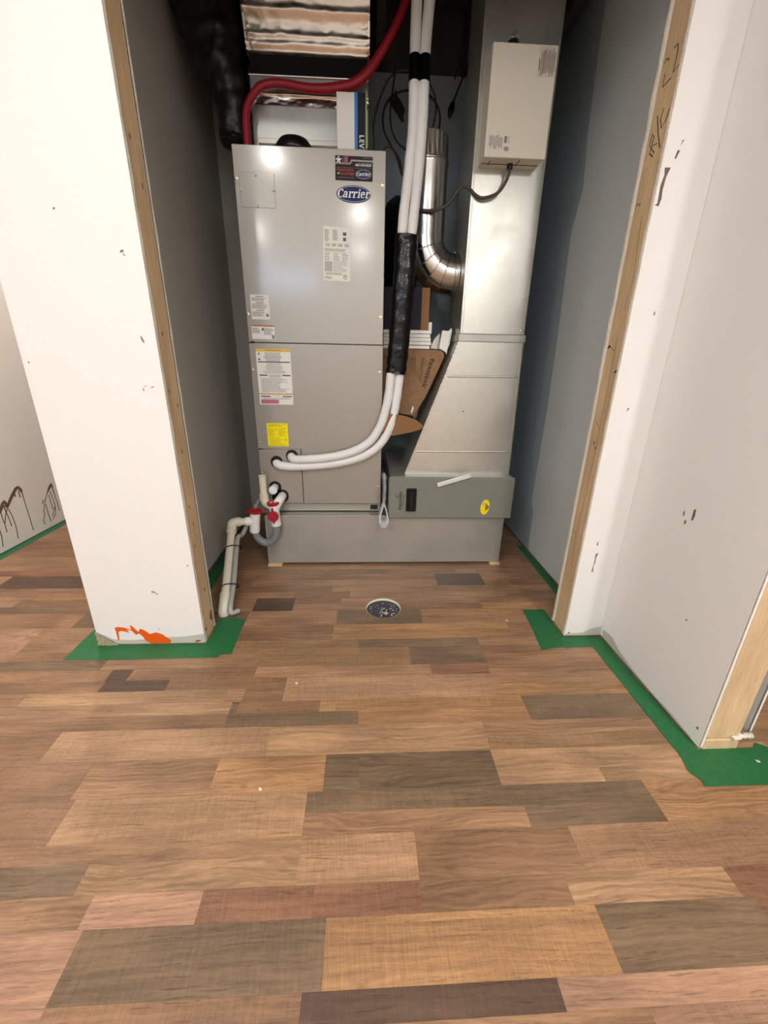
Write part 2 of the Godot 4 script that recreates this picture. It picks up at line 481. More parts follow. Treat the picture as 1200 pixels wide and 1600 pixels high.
func materials() -> void:
	var bumpy := noise_tex(0.05, 0.0, 1.0, 3)
	M.white = tri_map(mat(C(234, 233, 230), 0.62), 1.6, true)
	M.white.heightmap_enabled = true
	M.white.heightmap_texture = bumpy
	M.white.heightmap_scale = 0.05
	M.ceiling = mat(C(238, 236, 230), 0.85)
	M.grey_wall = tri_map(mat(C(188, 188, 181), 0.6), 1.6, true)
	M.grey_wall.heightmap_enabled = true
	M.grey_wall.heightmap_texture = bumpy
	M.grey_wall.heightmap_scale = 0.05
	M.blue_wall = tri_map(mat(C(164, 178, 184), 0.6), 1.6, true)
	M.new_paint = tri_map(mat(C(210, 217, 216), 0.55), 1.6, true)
	M.gypsum = tri_map(mat(C(226, 219, 205), 0.95), 9.0)
	M.gypsum.heightmap_enabled = true
	M.gypsum.heightmap_texture = noise_tex(0.09, 0, 1, 11)
	M.gypsum.heightmap_scale = 0.25
	M.raw_paper = mat(C(188, 188, 180), 0.9)
	M.torn = tri_map(mat(C(205, 188, 155), 0.95), 7.0)
	M.torn.albedo_texture = noise_tex(0.06, 0.62, 1.0, 12)
	M.glue = mat(C(105, 88, 76), 0.6)
	M.scuff = mat(C(128, 118, 108), 0.8)
	M.ink = mat(C(28, 24, 24), 0.5)
	M.pencil = mat(C(120, 96, 66), 0.8)
	M.orange = mat(C(232, 92, 16), 0.35)
	M.rust = mat(C(150, 70, 38), 0.7)
	M.tape = tri_map(mat(C(36, 114, 64), 0.5), 5.0, true)
	M.tape.albedo_texture = noise_tex(0.03, 0.86, 1.0, 21)
	M.dark = mat(C(14, 14, 15), 0.6)
	# sheet metal
	var spangle := noise_tex(0.05, 0.97, 1.0, 31, FastNoiseLite.TYPE_CELLULAR, 256, 2)
	var smear := noise_tex(0.006, 0.3, 0.42, 32)
	M.galv = tri_map(mat(C(210, 210, 202), 1.0, 0.82), 2.2)
	M.galv.albedo_texture = spangle
	M.galv.roughness_texture = smear
	M.galv_dull = tri_map(mat(C(190, 190, 184), 1.0, 0.7), 1.7)
	M.galv_dull.albedo_texture = noise_tex(0.008, 0.93, 1.0, 33)
	M.galv_dull.roughness_texture = noise_tex(0.008, 0.38, 0.5, 34)
	M.pipe = tri_map(mat(C(205, 205, 203), 0.17, 1.0), 2.0)
	M.pipe.albedo_texture = noise_tex(0.02, 0.85, 1.0, 35)
	M.foil = mat(C(206, 199, 191), 0.27, 1.0)
	M.edge = mat(C(225, 225, 222), 0.25, 1.0)
	M.ah = mat(C(162, 158, 149), 0.4, 0.3)
	M.ah.clearcoat_enabled = true
	M.ah.clearcoat = 0.8
	M.ah.clearcoat_roughness = 0.15
	M.brass = mat(C(205, 195, 165), 0.3, 1.0)
	M.rail = mat(C(205, 200, 188), 0.35, 0.6)
	M.cabinet = mat(C(126, 129, 120), 0.5)
	M.cabinet_edge = M.cabinet
	M.cream_metal = mat(C(216, 209, 193), 0.5)
	M.navy = mat(C(9, 10, 32), 0.7)
	M.badge = mat(C(18, 32, 92), 0.65)
	M.silver = mat(C(190, 192, 198), 0.55, 0.3)
	M.canvas = mat(C(13, 13, 14), 0.9)
	M.print_white = mat(C(240, 240, 240), 0.5)
	M.print_black = mat(C(24, 24, 26), 0.6)
	M.print_red = mat(C(196, 86, 74), 0.5)
	# pipes and hoses
	var crimp := noise_tex(0.04, 0, 1, 51)
	M.insulation = tri_map(mat(C(236, 236, 236), 0.55), 5.0)
	M.insulation.heightmap_enabled = true
	M.insulation.heightmap_texture = crimp
	M.insulation.heightmap_scale = 0.12
	M.black_tape = tri_map(mat(C(9, 9, 10), 0.17), 7.0)
	M.black_tape.metallic_specular = 0.38
	M.black_tape.heightmap_enabled = true
	M.black_tape.heightmap_texture = crimp
	M.black_tape.heightmap_scale = 0.06
	M.black_plastic = mat(C(15, 15, 16), 0.34)
	M.black_wrap = mat(C(13, 13, 14), 0.42)
	M.pvc = mat(C(226, 221, 203), 0.35)
	M.pvc_white = mat(C(238, 238, 236), 0.32)
	M.red_cap = mat(C(165, 22, 38), 0.35)
	M.red_hose = mat(C(156, 18, 40), 0.5)
	M.grey_tube = mat(C(126, 130, 134), 0.25)
	M.hose = mat(C(164, 165, 162), 0.22)
	M.vinyl = mat(Color(0.72, 0.74, 0.74, 0.55), 0.2)
	M.vinyl.transparency = BaseMaterial3D.TRANSPARENCY_ALPHA
	M.cable = mat(C(70, 55, 48), 0.5)
	M.black_cable = mat(C(22, 20, 20), 0.5)
	M.zip = mat(C(18, 18, 18), 0.45)
	# wood and card
	M.stud = mat(C(230, 199, 156), 0.75)
	M.stud.albedo_texture = ImageTexture.create_from_image(turned(wood_image(512, 128, 71, "knot", 0.8, Vector2(1.6, 0.2))))
	M.stud.uv1_scale = Vector3(1 / 0.2, 1 / 1.6, 1)
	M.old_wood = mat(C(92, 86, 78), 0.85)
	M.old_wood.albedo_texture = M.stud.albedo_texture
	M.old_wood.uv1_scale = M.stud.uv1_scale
	M.card = tri_map(mat(C(160, 123, 88), 0.85), 3.0)
	M.card.albedo_texture = noise_tex(0.03, 0.86, 1.0, 61)
	M.card_dark = mat(C(142, 104, 70), 0.85)
	M.white_board = mat(C(240, 238, 232), 0.5)
	M.paper = mat(C(232, 232, 236), 0.5)
	M.film = mat(C(130, 132, 136), 0.22)

func turned(im: Image) -> Image:
	im.rotate_90(CLOCKWISE)
	return im

func _ready() -> void:
	rng.seed = 20
	# camera
	var cam := Camera3D.new()
	cam.name = "camera"
	cam.fov = 2.0 * rad_to_deg(atan(800.0 / 634.7))
	cam.position = Vector3(0, 1.05, 0)
	cam.rotation_degrees = Vector3(-20.279, -3.158, 1.138)
	cam.near = 0.02
	cam.current = true
	add_child(cam)
	# sky seen through the window behind the viewer
	var env := Environment.new()
	env.background_mode = Environment.BG_SKY
	var sky := Sky.new()
	var sm := ProceduralSkyMaterial.new()
	sm.sky_top_color = C(172, 198, 236)
	sm.sky_horizon_color = C(190, 210, 240)
	sm.ground_horizon_color = C(120, 125, 120)
	sm.ground_bottom_color = C(70, 72, 66)
	sm.sky_energy_multiplier = 3.4
	sky.sky_material = sm
	env.sky = sky
	env.tonemap_mode = Environment.TONE_MAPPER_LINEAR
	env.tonemap_exposure = 0.87
	env.sdfgi_enabled = true
	env.ssao_enabled = true
	env.ssil_enabled = true
	var we := WorldEnvironment.new()
	we.name = "world_environment"
	we.environment = env
	add_child(we)
	materials()
	# recessed ceiling lamps; read from reflections in the steel cabinet, except the added ones
	lamp(Vector2(-0.66, -0.45), "recessed ceiling lamp closest to the white wall end", 1.1)
	lamp(Vector2(-1.26, 1.39), "recessed ceiling lamp over the left rear of the room", 3.2)
	lamp(Vector2(-0.03, 0.69), "recessed ceiling lamp nearest above the viewer", 2.0)
	lamp(Vector2(-0.03, 2.1), "recessed ceiling lamp close to the window wall", 2.2)
	lamp(Vector2(1.2, 1.05), "added recessed ceiling lamp right of the viewer", 3.6)  # added to brighten the closet; its spot follows a shadow edge at far left
	lamp(Vector2(1.35, 2.25), "added recessed ceiling lamp over the right rear of the room", 2.6)  # added fill from the right for the closet walls; no reflection shows it
	lamp(Vector2(-1.5, -2.3), "added unseen ceiling lamp in the hall beyond the partition", 2.3, C(255, 236, 220))  # unseen lamp added to brighten and warm the far left wall
	build_floor()
	build_walls()
	build_tape()
	build_air_handler()
	build_ducts()
	build_plenum()
	build_lines()
	build_drain()
	build_storage()
	build_wires()
	build_bits()

func lamp(p: Vector2, label: String, energy: float, tint := Color8(251, 249, 246)) -> void:
	var o := thing("ceiling_lamp", label, "lamp", Vector3(p.x, CEIL, p.y), "recessed lamps in the room ceiling")
	part("trim_ring", MB.new().lathe(at(Vector3(p.x, CEIL, p.y)), [Vector2(0.06, -0.004), Vector2(0.062, -0.008), Vector2(0.078, -0.006), Vector2(0.08, 0.0)], 32), M.print_white, o)
	var glow := mat(C(250, 250, 250), 0.5)
	glow.emission_enabled = true
	glow.emission = tint
	glow.emission_energy_multiplier = 12.0
	part("lens", MB.new().lathe(at(Vector3(p.x, CEIL, p.y)), [Vector2(0.0, -0.004), Vector2(0.06, -0.004), Vector2(0.06, 0.0)], 32), glow, o)
	var l := AreaLight3D.new()
	l.name = "light"
	l.area_size = Vector2(0.11, 0.11)
	l.light_color = tint
	l.light_energy = energy
	l.area_range = 12.0
	l.shadow_enabled = true
	l.position = Vector3(0, -0.012, 0)
	l.rotation_degrees.x = -90
	o.add_child(l)

# ---------- floor ----------
func build_floor() -> void:
	var fl := struct("floor", "brown wood-look plank floor of mixed strips", "floor")
	part("subfloor", MB.new().box(Vector3(-2.14, -0.06, -4.3), Vector3(3.12, -0.0125, 2.8)), M.old_wood, fl)
	var pal := {"T": C(205, 162, 122), "T2": C(210, 165, 126), "O": C(203, 155, 110), "B": C(175, 134, 101), "R": C(171, 124, 96), "G": C(151, 124, 97), "G2": C(140, 116, 90), "D": C(119, 94, 77), "P": C(207, 160, 129), "L": C(191, 148, 112), "S": C(181, 142, 103)}
	var kinds := ["plain", "ring", "saw", "knot", "saw", "plain"]
	var tex := []
	for k in kinds.size():
		tex.append(ImageTexture.create_from_image(wood_image(1024, 192, 200 + k * 13, kinds[k], 0.6, Vector2(2.2, 0.24))))
	var mats := {}
	var hole := PackedVector2Array()
	for k in 40: hole.append(Vector2(0.093, -1.58) + Vector2.from_angle(TAU * k / 40) * 0.079)
	var r := RandomNumberGenerator.new()
	r.seed = 5
	var rest := {}
	for s in STRIPS:
		var ck: String = s[4]
		var ti := r.randi() % kinds.size()
		if ck == "S" or ck == "T2": ti = 2 if r.randf() < 0.6 else 4
		var key := ck + str(ti)
		if not mats.has(key):
			var m := mat(pal[ck], 0.38)
			m.albedo_texture = tex[ti]
			m.heightmap_enabled = true
			m.heightmap_texture = tex[ti]
			m.heightmap_scale = 0.03
			mats[key] = m
		var g := 0.00012
		var pl := PackedVector2Array([Vector2(s[2] + g, -s[1] + g), Vector2(s[3] - g, -s[1] + g), Vector2(s[3] - g, -s[0] - g), Vector2(s[2] + g, -s[0] - g)])
		var uv := Rect2(-r.randf() * 2.2, -r.randf() * 0.24, 2.2, 0.24)
		var cut := [pl]
		if s[2] < 0.2 and s[3] > 0.0 and s[1] > 1.49 and s[0] < 1.67: cut = Geometry2D.clip_polygons(pl, hole)
		for c in cut:
			part("plank", MB.new().prism(c, at(Vector3.ZERO, UPWARD), 0.012, uv), mats[key], fl)
	# boards behind the viewer and past the closet
	for span in [[0.285, -2.7, "L"], [4.2, 2.92, "B"]]:
		var mb := MB.new()
		var z: float = -span[0]
		while z < -span[1] - 0.01:
			var x := -2.02 - r.randf() * 0.8
			while x < 3.0:
				var e := minf(x + r.randf_range(0.7, 1.2), 3.0)
				mb.prism(PackedVector2Array([Vector2(maxf(x, -2.02), z), Vector2(e - 0.0006, z), Vector2(e - 0.0006, minf(z + 0.1035, -span[1])), Vector2(maxf(x, -2.02), minf(z + 0.1035, -span[1]))]), at(Vector3.ZERO, UPWARD), 0.012, Rect2(-r.randf(), -r.randf(), 2.2, 0.24))
				x = e
			z += 0.104
		part("plank_field", mb, mats[span[2] + "0"] if mats.has(span[2] + "0") else mats.values()[0], fl).set_meta("kind", "stuff")

# a wavy board edge strip seen where drywall was cut
func ragged_edge(a: Vector3, b: Vector3, w: Vector3, amp: float, seed_: int) -> MB:
	var f := FastNoiseLite.new()
	f.seed = seed_
	f.frequency = 9.0
	f.fractal_octaves = 3
	var l := []
	var r := []
	var o := []
	var out := w.cross((b - a).normalized()).normalized()
	var k := 90
	for i in k + 1:
		var t := float(i) / k
		var p := a.lerp(b, t)
		var s := a.distance_to(b) * t
		l.append(p + out * amp * (0.6 + f.get_noise_1d(s)))
		r.append(p + w * (1.0 + 0.25 * f.get_noise_1d(s + 40.0)) + out * amp * (0.6 + f.get_noise_1d(s + 9.0)))
		o.append(p - out * signf(amp) * 0.004)
	var mb := MB.new()
	mb.grid([o, l, r], false)
	for i in mb.n.size():
		if mb.n[i].dot(out * signf(amp)) < 0.0: mb.n[i] = -mb.n[i]
	var was := mb.ix.duplicate()
	mb.ix.clear()
	for i in range(0, was.size(), 3): mb.tri(was[i], was[i + 1], was[i + 2])
	return mb

func mark(parent: Node3D, pts: Array, t: Transform3D, m: Material, called := "scuff_mark") -> void:
	var pl := PackedVector2Array()
	for p in pts: pl.append(Vector2(p[0], p[1]))
	part(called, MB.new().prism(pl, t, 0.0006), m, parent)

func smudge(parent: Node3D, c: Vector2, w: float, h: float, turn: float, t: Transform3D, m: Material) -> void:
	var pl := PackedVector2Array()
	for k in 9:
		var a := TAU * k / 9
		pl.append(c + (Vector2(cos(a) * w, sin(a) * h) * rng.randf_range(0.6, 1.1)).rotated(turn))
	part("scuff_mark", MB.new().prism(pl, t, 0.0006), m, parent)

func build_walls() -> void:
	var top := 2.75
	# far left wall
	var w := struct("wall_left", "white wall at far left with brown glue drips above green tape", "wall")
	part("drywall_sheet", MB.new().box(Vector3(-2.14, 0.006, -4.3), Vector3(-2.02, CEIL, 2.8)), M.white, w)
	var t := at(Vector3(-2.0195, 0, 0), FACE_RIGHT)
	var drips := [[[-2.22, .218], [-2.236, .24], [-2.252, .262], [-2.268, .271], [-2.275, .258], [-2.273, .237]], [[-2.228, .222], [-2.225, .188], [-2.228, .148], [-2.225, .102]], [[-2.257, .253], [-2.259, .214], [-2.264, .173], [-2.266, .122]], [[-2.23, .154], [-2.251, .199], [-2.272, .227], [-2.3, .26], [-2.331, .288], [-2.362, .314], [-2.381, .321], [-2.394, .308], [-2.4, .288]], [[-2.4, .288], [-2.399, .226], [-2.4, .143], [-2.4, .039]], [[-2.279, .224], [-2.288, .182], [-2.292, .125], [-2.289, .082], [-2.281, .037]], [[-2.187, .129], [-2.185, .091], [-2.173, .035]], [[-2.347, .297], [-2.348, .274]], [[-2.379, .302], [-2.378, .259]], [[-2.52, .169], [-2.536, .191], [-2.539, .178]], [[-2.519, .13], [-2.546, .176], [-2.58, .22], [-2.611, .249], [-2.633, .266], [-2.636, .245]], [[-2.636, .245], [-2.638, .193], [-2.642, .143], [-2.643, .078]], [[-2.608, .226], [-2.616, .176], [-2.619, .126], [-2.576, .068]], [[-2.521, .137], [-2.512, .093], [-2.493, .068], [-2.498, .038]], [[-2.547, .159], [-2.545, .096], [-2.549, .038]], [[-2.591, .208], [-2.591, .152], [-2.593, .107]], [[-2.617, .119], [-2.604, .07], [-2.568, .047]]]
	for d in drips:
		var pts := []
		var ws := []
		for k in d.size():
			pts.append(Vector2(d[k][0], d[k][1]))
			ws.append(0.006 + (0.014 if d[k][1] > 0.235 else 0.0) * (1.0 if d.size() > 4 else 0.2))
		part("glue_drip", MB.new().stroke(pts, ws, t), M.glue, w)
	# the short partition at left: end of a wall with its stud laid bare
	w = struct("wall_left_partition", "short white wall end with bare wooden stud beside the closet opening", "wall")
	var dw := 0.0127
	var zb := Z0 - 0.114
	part("drywall_sheet", MB.new().box(Vector3(-1.02, 0.005, Z0 - dw), Vector3(-0.6165, CEIL, Z0), 0.0015), M.white, w)
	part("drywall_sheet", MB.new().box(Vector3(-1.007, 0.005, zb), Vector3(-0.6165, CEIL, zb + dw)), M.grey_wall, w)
	part("drywall_sheet", MB.new().box(Vector3(-1.02, 0.005, zb), Vector3(-1.0075, CEIL, Z0 - dw - 0.0002)), M.white, w)
	part("stud", MB.new().box(Vector3(-0.66, 0.0385, zb + dw + 0.001), Vector3(-0.6195, CEIL, Z0 - dw - 0.001), 0.002), M.stud, w)
	part("bottom_plate", MB.new().box(Vector3(-1.0, 0.0, zb + dw + 0.001), Vector3(-0.62, 0.038, Z0 - dw - 0.001), 0.002), M.stud, w)
	part("cut_edge", ragged_edge(Vector3(-0.6165, 0.006, Z0 - 0.001), Vector3(-0.6165, CEIL, Z0 - 0.001), Vector3(0, 0, -0.012), 0.0016, 3), M.gypsum, w)
	part("cut_edge", ragged_edge(Vector3(-0.6165, 0.006, zb + 0.013), Vector3(-0.6165, CEIL, zb + 0.013), Vector3(0, 0, -0.012), 0.0012, 4), M.gypsum, w)
	t = at(Vector3(0, 0.012, Z0 + 0.0005), FRONT)
	mark(w, [[-1.02, 0.0], [-1.018, 0.05], [-.963, .015], [-.889, .009], [-.843, .013], [-.751, .021], [-.69, .023], [-.6175, .034], [-.6175, -.007], [-1.02, -.007]], at(Vector3(0, 0.012, Z0 + 0.0003), FRONT), M.raw_paper, "bare_paper_band")
	mark(w, [[-.946, .067], [-.934, .071], [-.91, .068], [-.886, .057], [-.889, .077], [-.881, .075], [-.862, .047], [-.853, .062], [-.836, .053], [-.82, .037], [-.797, .044], [-.774, .035], [-.757, .018], [-.744, .007], [-.75, -.006], [-.787, -.006], [-.822, -.006], [-.84, .003], [-.848, .026], [-.861, .041], [-.872, .034], [-.885, .053], [-.904, .059], [-.895, .044], [-.911, .05], [-.925, .053], [-.935, .049], [-.94, .01], [-.944, .01], [-.944, .049]], at(Vector3(0, 0.012, Z0 + 0.0009), FRONT), M.orange, "orange_paint_splash")
	mark(w, [[-.657, -.002], [-.65, .004], [-.636, .007], [-.632, .002], [-.648, -.004]], at(Vector3(0, 0.012, Z0 + 0.0009), FRONT), M.rust, "rust_stain")
	var chip := MB.new()
	var chips := []
	for i in 9:
		var row := []
		for j in 9:
			var a := Vector2(-1.022 + 0.075 * j / 8.0, 0.062 * i / 8.0)
			var lim := 0.062 - 0.75 * (a.x + 1.022)
			row.append(Vector3(a.x, minf(a.y, maxf(lim, 0.0)) + 0.001, Z0 + 0.001 + rng.randf() * 0.004))
		chips.append(row)
	chip.grid(chips, false)
	part("broken_plaster", chip, M.torn, w, "broken beige plaster at the bottom corner")
	for s in [[-.672, 1.326, .007, .004, .4], [-.668, 1.318, .006, .002, -.8], [-.658, 1.1, .004, .012, .4], [-1.001, 1.029, .003, .004, 0.], [-.775, .234, .011, .004, -.2], [-.765, .226, .004, .003, 0.], [-.636, .342, .003, .004, 0.], [-.652, .963, .006, .002, .3], [-.672, .966, .008, .001, .5], [-.68, .955, .002, .006, .1], [-.782, .07, .005, .002, .3], [-.83, 1.42, .004, .003, 0.]]:
		smudge(w, Vector2(s[0], s[1]), s[2], s[3], s[4], at(Vector3(0, 0, Z0 + 0.0004), FRONT), M.scuff)
	t = at(Vector3(-0.6191, 0, 0), FACE_RIGHT)
	mark(w, [[-1.444, .04], [-1.425, .06], [-1.432, .085], [-1.447, .092], [-1.447, .05]], t, M.rust, "rust_stain")
	mark(w, [[-1.39, .04], [-1.368, .042], [-1.363, .06], [-1.372, .055]], t, M.rust, "rust_stain")
	for s in [[-1.39, 1.6], [-1.42, 1.5], [-1.4, 1.12], [-1.385, .95], [-1.41, .75], [-1.4, .55], [-1.41, .48], [-1.395, .4], [-1.42, .2], [-1.43, .9]]:
		smudge(w, Vector2(s[0], s[1]), 0.004, 0.009, 0.1, t, M.pencil)
	# closet walls
	w = struct("wall_closet_left", "dark grey left side wall of the equipment closet", "wall")
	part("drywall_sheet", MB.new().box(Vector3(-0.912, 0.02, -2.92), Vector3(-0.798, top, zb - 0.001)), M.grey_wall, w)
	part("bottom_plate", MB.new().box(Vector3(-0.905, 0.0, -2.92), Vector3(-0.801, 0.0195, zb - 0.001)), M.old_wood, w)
	w = struct("wall_back", "blue-grey back wall of the closet behind the pipes", "wall")
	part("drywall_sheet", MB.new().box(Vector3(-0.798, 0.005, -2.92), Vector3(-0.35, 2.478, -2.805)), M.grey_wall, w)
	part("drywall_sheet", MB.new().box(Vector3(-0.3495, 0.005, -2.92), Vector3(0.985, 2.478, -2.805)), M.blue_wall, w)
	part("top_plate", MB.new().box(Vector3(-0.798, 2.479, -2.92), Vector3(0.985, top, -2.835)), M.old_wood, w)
	# right wall: one plane from its open end to the back of the closet
	w = struct("wall_closet_right", "blue-grey right closet wall with a lighter freshly painted front strip", "wall")
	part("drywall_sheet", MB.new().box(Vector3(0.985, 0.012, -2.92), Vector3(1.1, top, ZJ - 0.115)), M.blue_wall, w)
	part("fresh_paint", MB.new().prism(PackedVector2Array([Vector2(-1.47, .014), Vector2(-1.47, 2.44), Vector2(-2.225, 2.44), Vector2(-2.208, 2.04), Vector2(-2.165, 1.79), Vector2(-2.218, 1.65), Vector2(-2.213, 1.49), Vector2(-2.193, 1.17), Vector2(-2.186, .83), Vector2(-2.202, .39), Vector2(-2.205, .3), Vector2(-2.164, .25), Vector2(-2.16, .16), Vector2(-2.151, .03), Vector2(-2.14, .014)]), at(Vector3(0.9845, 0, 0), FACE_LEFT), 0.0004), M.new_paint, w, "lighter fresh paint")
	part("bottom_plate", MB.new().box(Vector3(0.989, 0.0, -2.92), Vector3(1.09, 0.0115, ZJ - 0.115)), M.old_wood, w)
	w = struct("wall_right", "white wall running toward the viewer at right with a bare stud end", "wall")
	part("drywall_sheet", MB.new().box(Vector3(0.98, 0.008, ZJ - 0.114), Vector3(0.9927, CEIL, -0.829), 0.0012), M.white, w)
	part("drywall_sheet", MB.new().box(Vector3(1.153, 0.03, -2.92), Vector3(1.1657, CEIL, -0.86), 0.0012), M.white, w)
	part("cut_edge", ragged_edge(Vector3(0.9805, 0.008, -0.829), Vector3(0.9805, CEIL, -0.829), Vector3(0.0125, 0, 0), -0.0035, 6), M.gypsum, w)
	part("cut_edge", ragged_edge(Vector3(1.153, 0.03, -0.86), Vector3(1.153, CEIL, -0.86), Vector3(0.0125, 0, 0), -0.004, 7), M.gypsum, w)
	part("stud", MB.new().box(Vector3(0.995, 0.0385, -0.871), Vector3(1.099, CEIL, -0.833), 0.003), M.stud, w)
	part("stud", MB.new().box(Vector3(1.1005, 0.0385, -0.93), Vector3(1.1505, CEIL, -0.88), 0.003), M.old_wood, w)
	part("bottom_plate", MB.new().box(Vector3(0.994, 0.0, ZJ), Vector3(1.1, 0.038, -0.829), 0.003), M.stud, w)
	part("plaster_lump", MB.new().tube(smooth_path([Vector3(1.07, .044, -.826), Vector3(1.1, .05, -.83), Vector3(1.135, .04, -.838), Vector3(1.15, .03, -.85)], 4), 0.008, 7, true, [null, 0, 0, 0, 0.35, 3.1, 1.7]), M.gypsum, w)
	t = at(Vector3(0.9796, 0, 0), FACE_LEFT)
	for q in [[[-1.085, .625], [-1.086, .655], [-1.079, .661], [-1.076, .64], [-1.079, .623]], [[-1.121, .634], [-1.118, .643], [-1.114, .63], [-1.117, .622]], [[-1.108, .612], [-1.102, .617], [-1.1, .606], [-1.106, .602]], [[-.857, .056], [-.851, .067], [-.847, .056]], [[-1.0, .33], [-.995, .338], [-.993, .331]]]:
		mark(w, q, t, M.glue)
	mark(w, [[-1.34, .01], [-1.34, .045], [-1.28, .05], [-1.22, .028], [-1.16, .02], [-1.1, .016], [-1.02, .014], [-.95, .018], [-.86, .014], [-.86, .009]], t, M.raw_paper, "bare_paper_band")
	# return beside the opening, right
	w = struct("wall_right_return", "narrow white wall return with pencil-marked stud right of the closet opening", "wall")
	var zc := ZJ - 0.114
	part("drywall_sheet", MB.new().box(Vector3(0.829, 0.006, ZJ - dw), Vector3(0.9797, CEIL, ZJ), 0.0012), M.white, w)
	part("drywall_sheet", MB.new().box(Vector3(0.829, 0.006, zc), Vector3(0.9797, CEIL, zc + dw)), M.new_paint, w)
	part("stud", MB.new().box(Vector3(0.8315, 0.0385, zc + dw + 0.001), Vector3(0.87, CEIL, ZJ - dw - 0.001), 0.002), M.stud, w)
	part("bottom_plate", MB.new().box(Vector3(0.8315, 0.0, zc + dw + 0.001), Vector3(0.979, 0.038, ZJ - dw - 0.001), 0.002), M.stud, w)
	part("cut_edge", ragged_edge(Vector3(0.829, 0.006, ZJ - 0.001), Vector3(0.829, CEIL, ZJ - 0.001), Vector3(0, 0, -0.012), -0.0022, 8), M.gypsum, w)
	part("cut_edge", ragged_edge(Vector3(0.829, 0.006, zc + 0.013), Vector3(0.829, CEIL, zc + 0.013), Vector3(0, 0, -0.012), -0.0025, 9), M.gypsum, w)
	t = at(Vector3(0.8312, 0, 0), FACE_LEFT)
	for s in [[[-1.414, 1.853], [-1.399, 1.855], [-1.393, 1.836], [-1.395, 1.794], [-1.367, 1.802]], [[-1.445, 1.837], [-1.44, 1.844], [-1.429, 1.841], [-1.428, 1.834]], [[-1.432, 1.809], [-1.431, 1.781], [-1.399, 1.785]], [[-1.405, 1.725], [-1.409, 1.7], [-1.397, 1.676], [-1.385, 1.687], [-1.377, 1.711]], [[-1.428, 1.717], [-1.406, 1.666], [-1.386, 1.628]], [[-1.438, 1.65], [-1.436, 1.681], [-1.425, 1.669], [-1.427, 1.651], [-1.431, 1.632], [-1.412, 1.618], [-1.409, 1.626], [-1.433, 1.648], [-1.403, 1.645]]]:
		var pts := []
		for p in s: pts.append(Vector2(p[0], p[1]))
		part("marker_writing", MB.new().stroke(pts, 0.0034, t), M.ink, w, "black marker handwriting")
	for s in [[[-1.396, 1.135], [-1.407, 1.129], [-1.406, 1.102], [-1.404, 1.022], [-1.402, .843], [-1.406, .623], [-1.42, .445], [-1.41, .301]], [[-1.46, 1.106], [-1.44, 1.112], [-1.409, 1.099]], [[-1.391, 1.03], [-1.37, 1.036]], [[-1.437, .866], [-1.402, .843]], [[-1.384, .922], [-1.37, .925]], [[-1.407, 1.475], [-1.385, 1.307], [-1.402, 1.218], [-1.373, 1.23]], [[-1.42, .3], [-1.385, .302]], [[-1.45, .44], [-1.42, .436]]]:
		var pts := []
		for p in s: pts.append(Vector2(p[0], p[1]))
		part("pencil_line", MB.new().stroke(pts, 0.0018, t), M.pencil, w)
	for s in [[-1.441, 1.511, .003, .005], [-1.43, 1.508, .003, .005], [-1.443, 1.112, .009, .006], [-1.378, 1.034, .009, .006], [-1.42, .79, .004, .006], [-1.405, .775, .004, .006]]:
		smudge(w, Vector2(s[0], s[1]), s[2], s[3], 0.3, t, M.pencil if s[3] > 0.01 else M.ink)
	t = at(Vector3(0, 0, ZJ + 0.0004), FRONT)
	for q in [[[.832, 1.485], [.839, 1.489], [.837, 1.53], [.842, 1.555], [.839, 1.572], [.856, 1.573], [.848, 1.55], [.846, 1.52], [.848, 1.5], [.844, 1.482]], [[.861, 1.594], [.865, 1.612], [.872, 1.612], [.865, 1.592]], [[.87, 1.622], [.873, 1.634], [.878, 1.636]], [[.884, .907], [.885, .921], [.891, .919]], [[.881, .418], [.885, .434], [.887, .412]], [[.887, .339], [.886, .378], [.895, .383], [.89, .361], [.891, .328]], [[.884, .301], [.886, .339], [.89, .303]], [[.9, 1.2], [.903, 1.215], [.906, 1.205]]]:
		mark(w, q, t, M.glue)
	mark(w, [[.84, .02], [.845, .024], [.85, .02], [.845, .016]], t, M.ink)
	mark(w, [[.832, .008], [.832, .016], [.9, .02], [.94, .04], [.978, .05], [.978, .008]], at(Vector3(0, 0, ZJ + 0.0003), FRONT), M.raw_paper, "bare_paper_band")
	# over the opening
	w = struct("wall_header", "white wall section over the closet opening", "wall")
	part("drywall_sheet", MB.new().box(Vector3(-0.616, 2.22, zb), Vector3(0.8285, CEIL, ZJ)), M.white, w)
	# the room shell
	w = struct("ceiling", "white room ceiling with recessed lamps", "ceiling")
	part("room_panel", MB.new().box(Vector3(-2.14, CEIL, zb), Vector3(3.12, CEIL + 0.1, 2.8)), M.ceiling, w)
	part("hall_panel", MB.new().box(Vector3(-2.14, CEIL, -4.3), Vector3(-0.912, CEIL + 0.1, zb - 0.001)), M.ceiling, w)
	part("side_panel", MB.new().box(Vector3(1.1, CEIL, -4.3), Vector3(3.12, CEIL + 0.1, zb - 0.001)), M.ceiling, w)
	part("rear_panel", MB.new().box(Vector3(-0.912, CEIL, -4.3), Vector3(1.1, CEIL + 0.1, -2.921)), M.ceiling, w)
	part("rim_board", MB.new().box(Vector3(-0.92, CEIL + 0.1005, zb), Vector3(1.11, top + 0.05, zb + 0.04)), M.old_wood, w)
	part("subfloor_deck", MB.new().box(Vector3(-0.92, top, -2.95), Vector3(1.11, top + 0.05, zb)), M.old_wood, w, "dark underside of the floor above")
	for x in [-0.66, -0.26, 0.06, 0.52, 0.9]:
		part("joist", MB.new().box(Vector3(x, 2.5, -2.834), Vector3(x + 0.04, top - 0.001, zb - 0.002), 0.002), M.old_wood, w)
	w = struct("wall_rear", "white rear wall of the room behind the viewer", "wall")
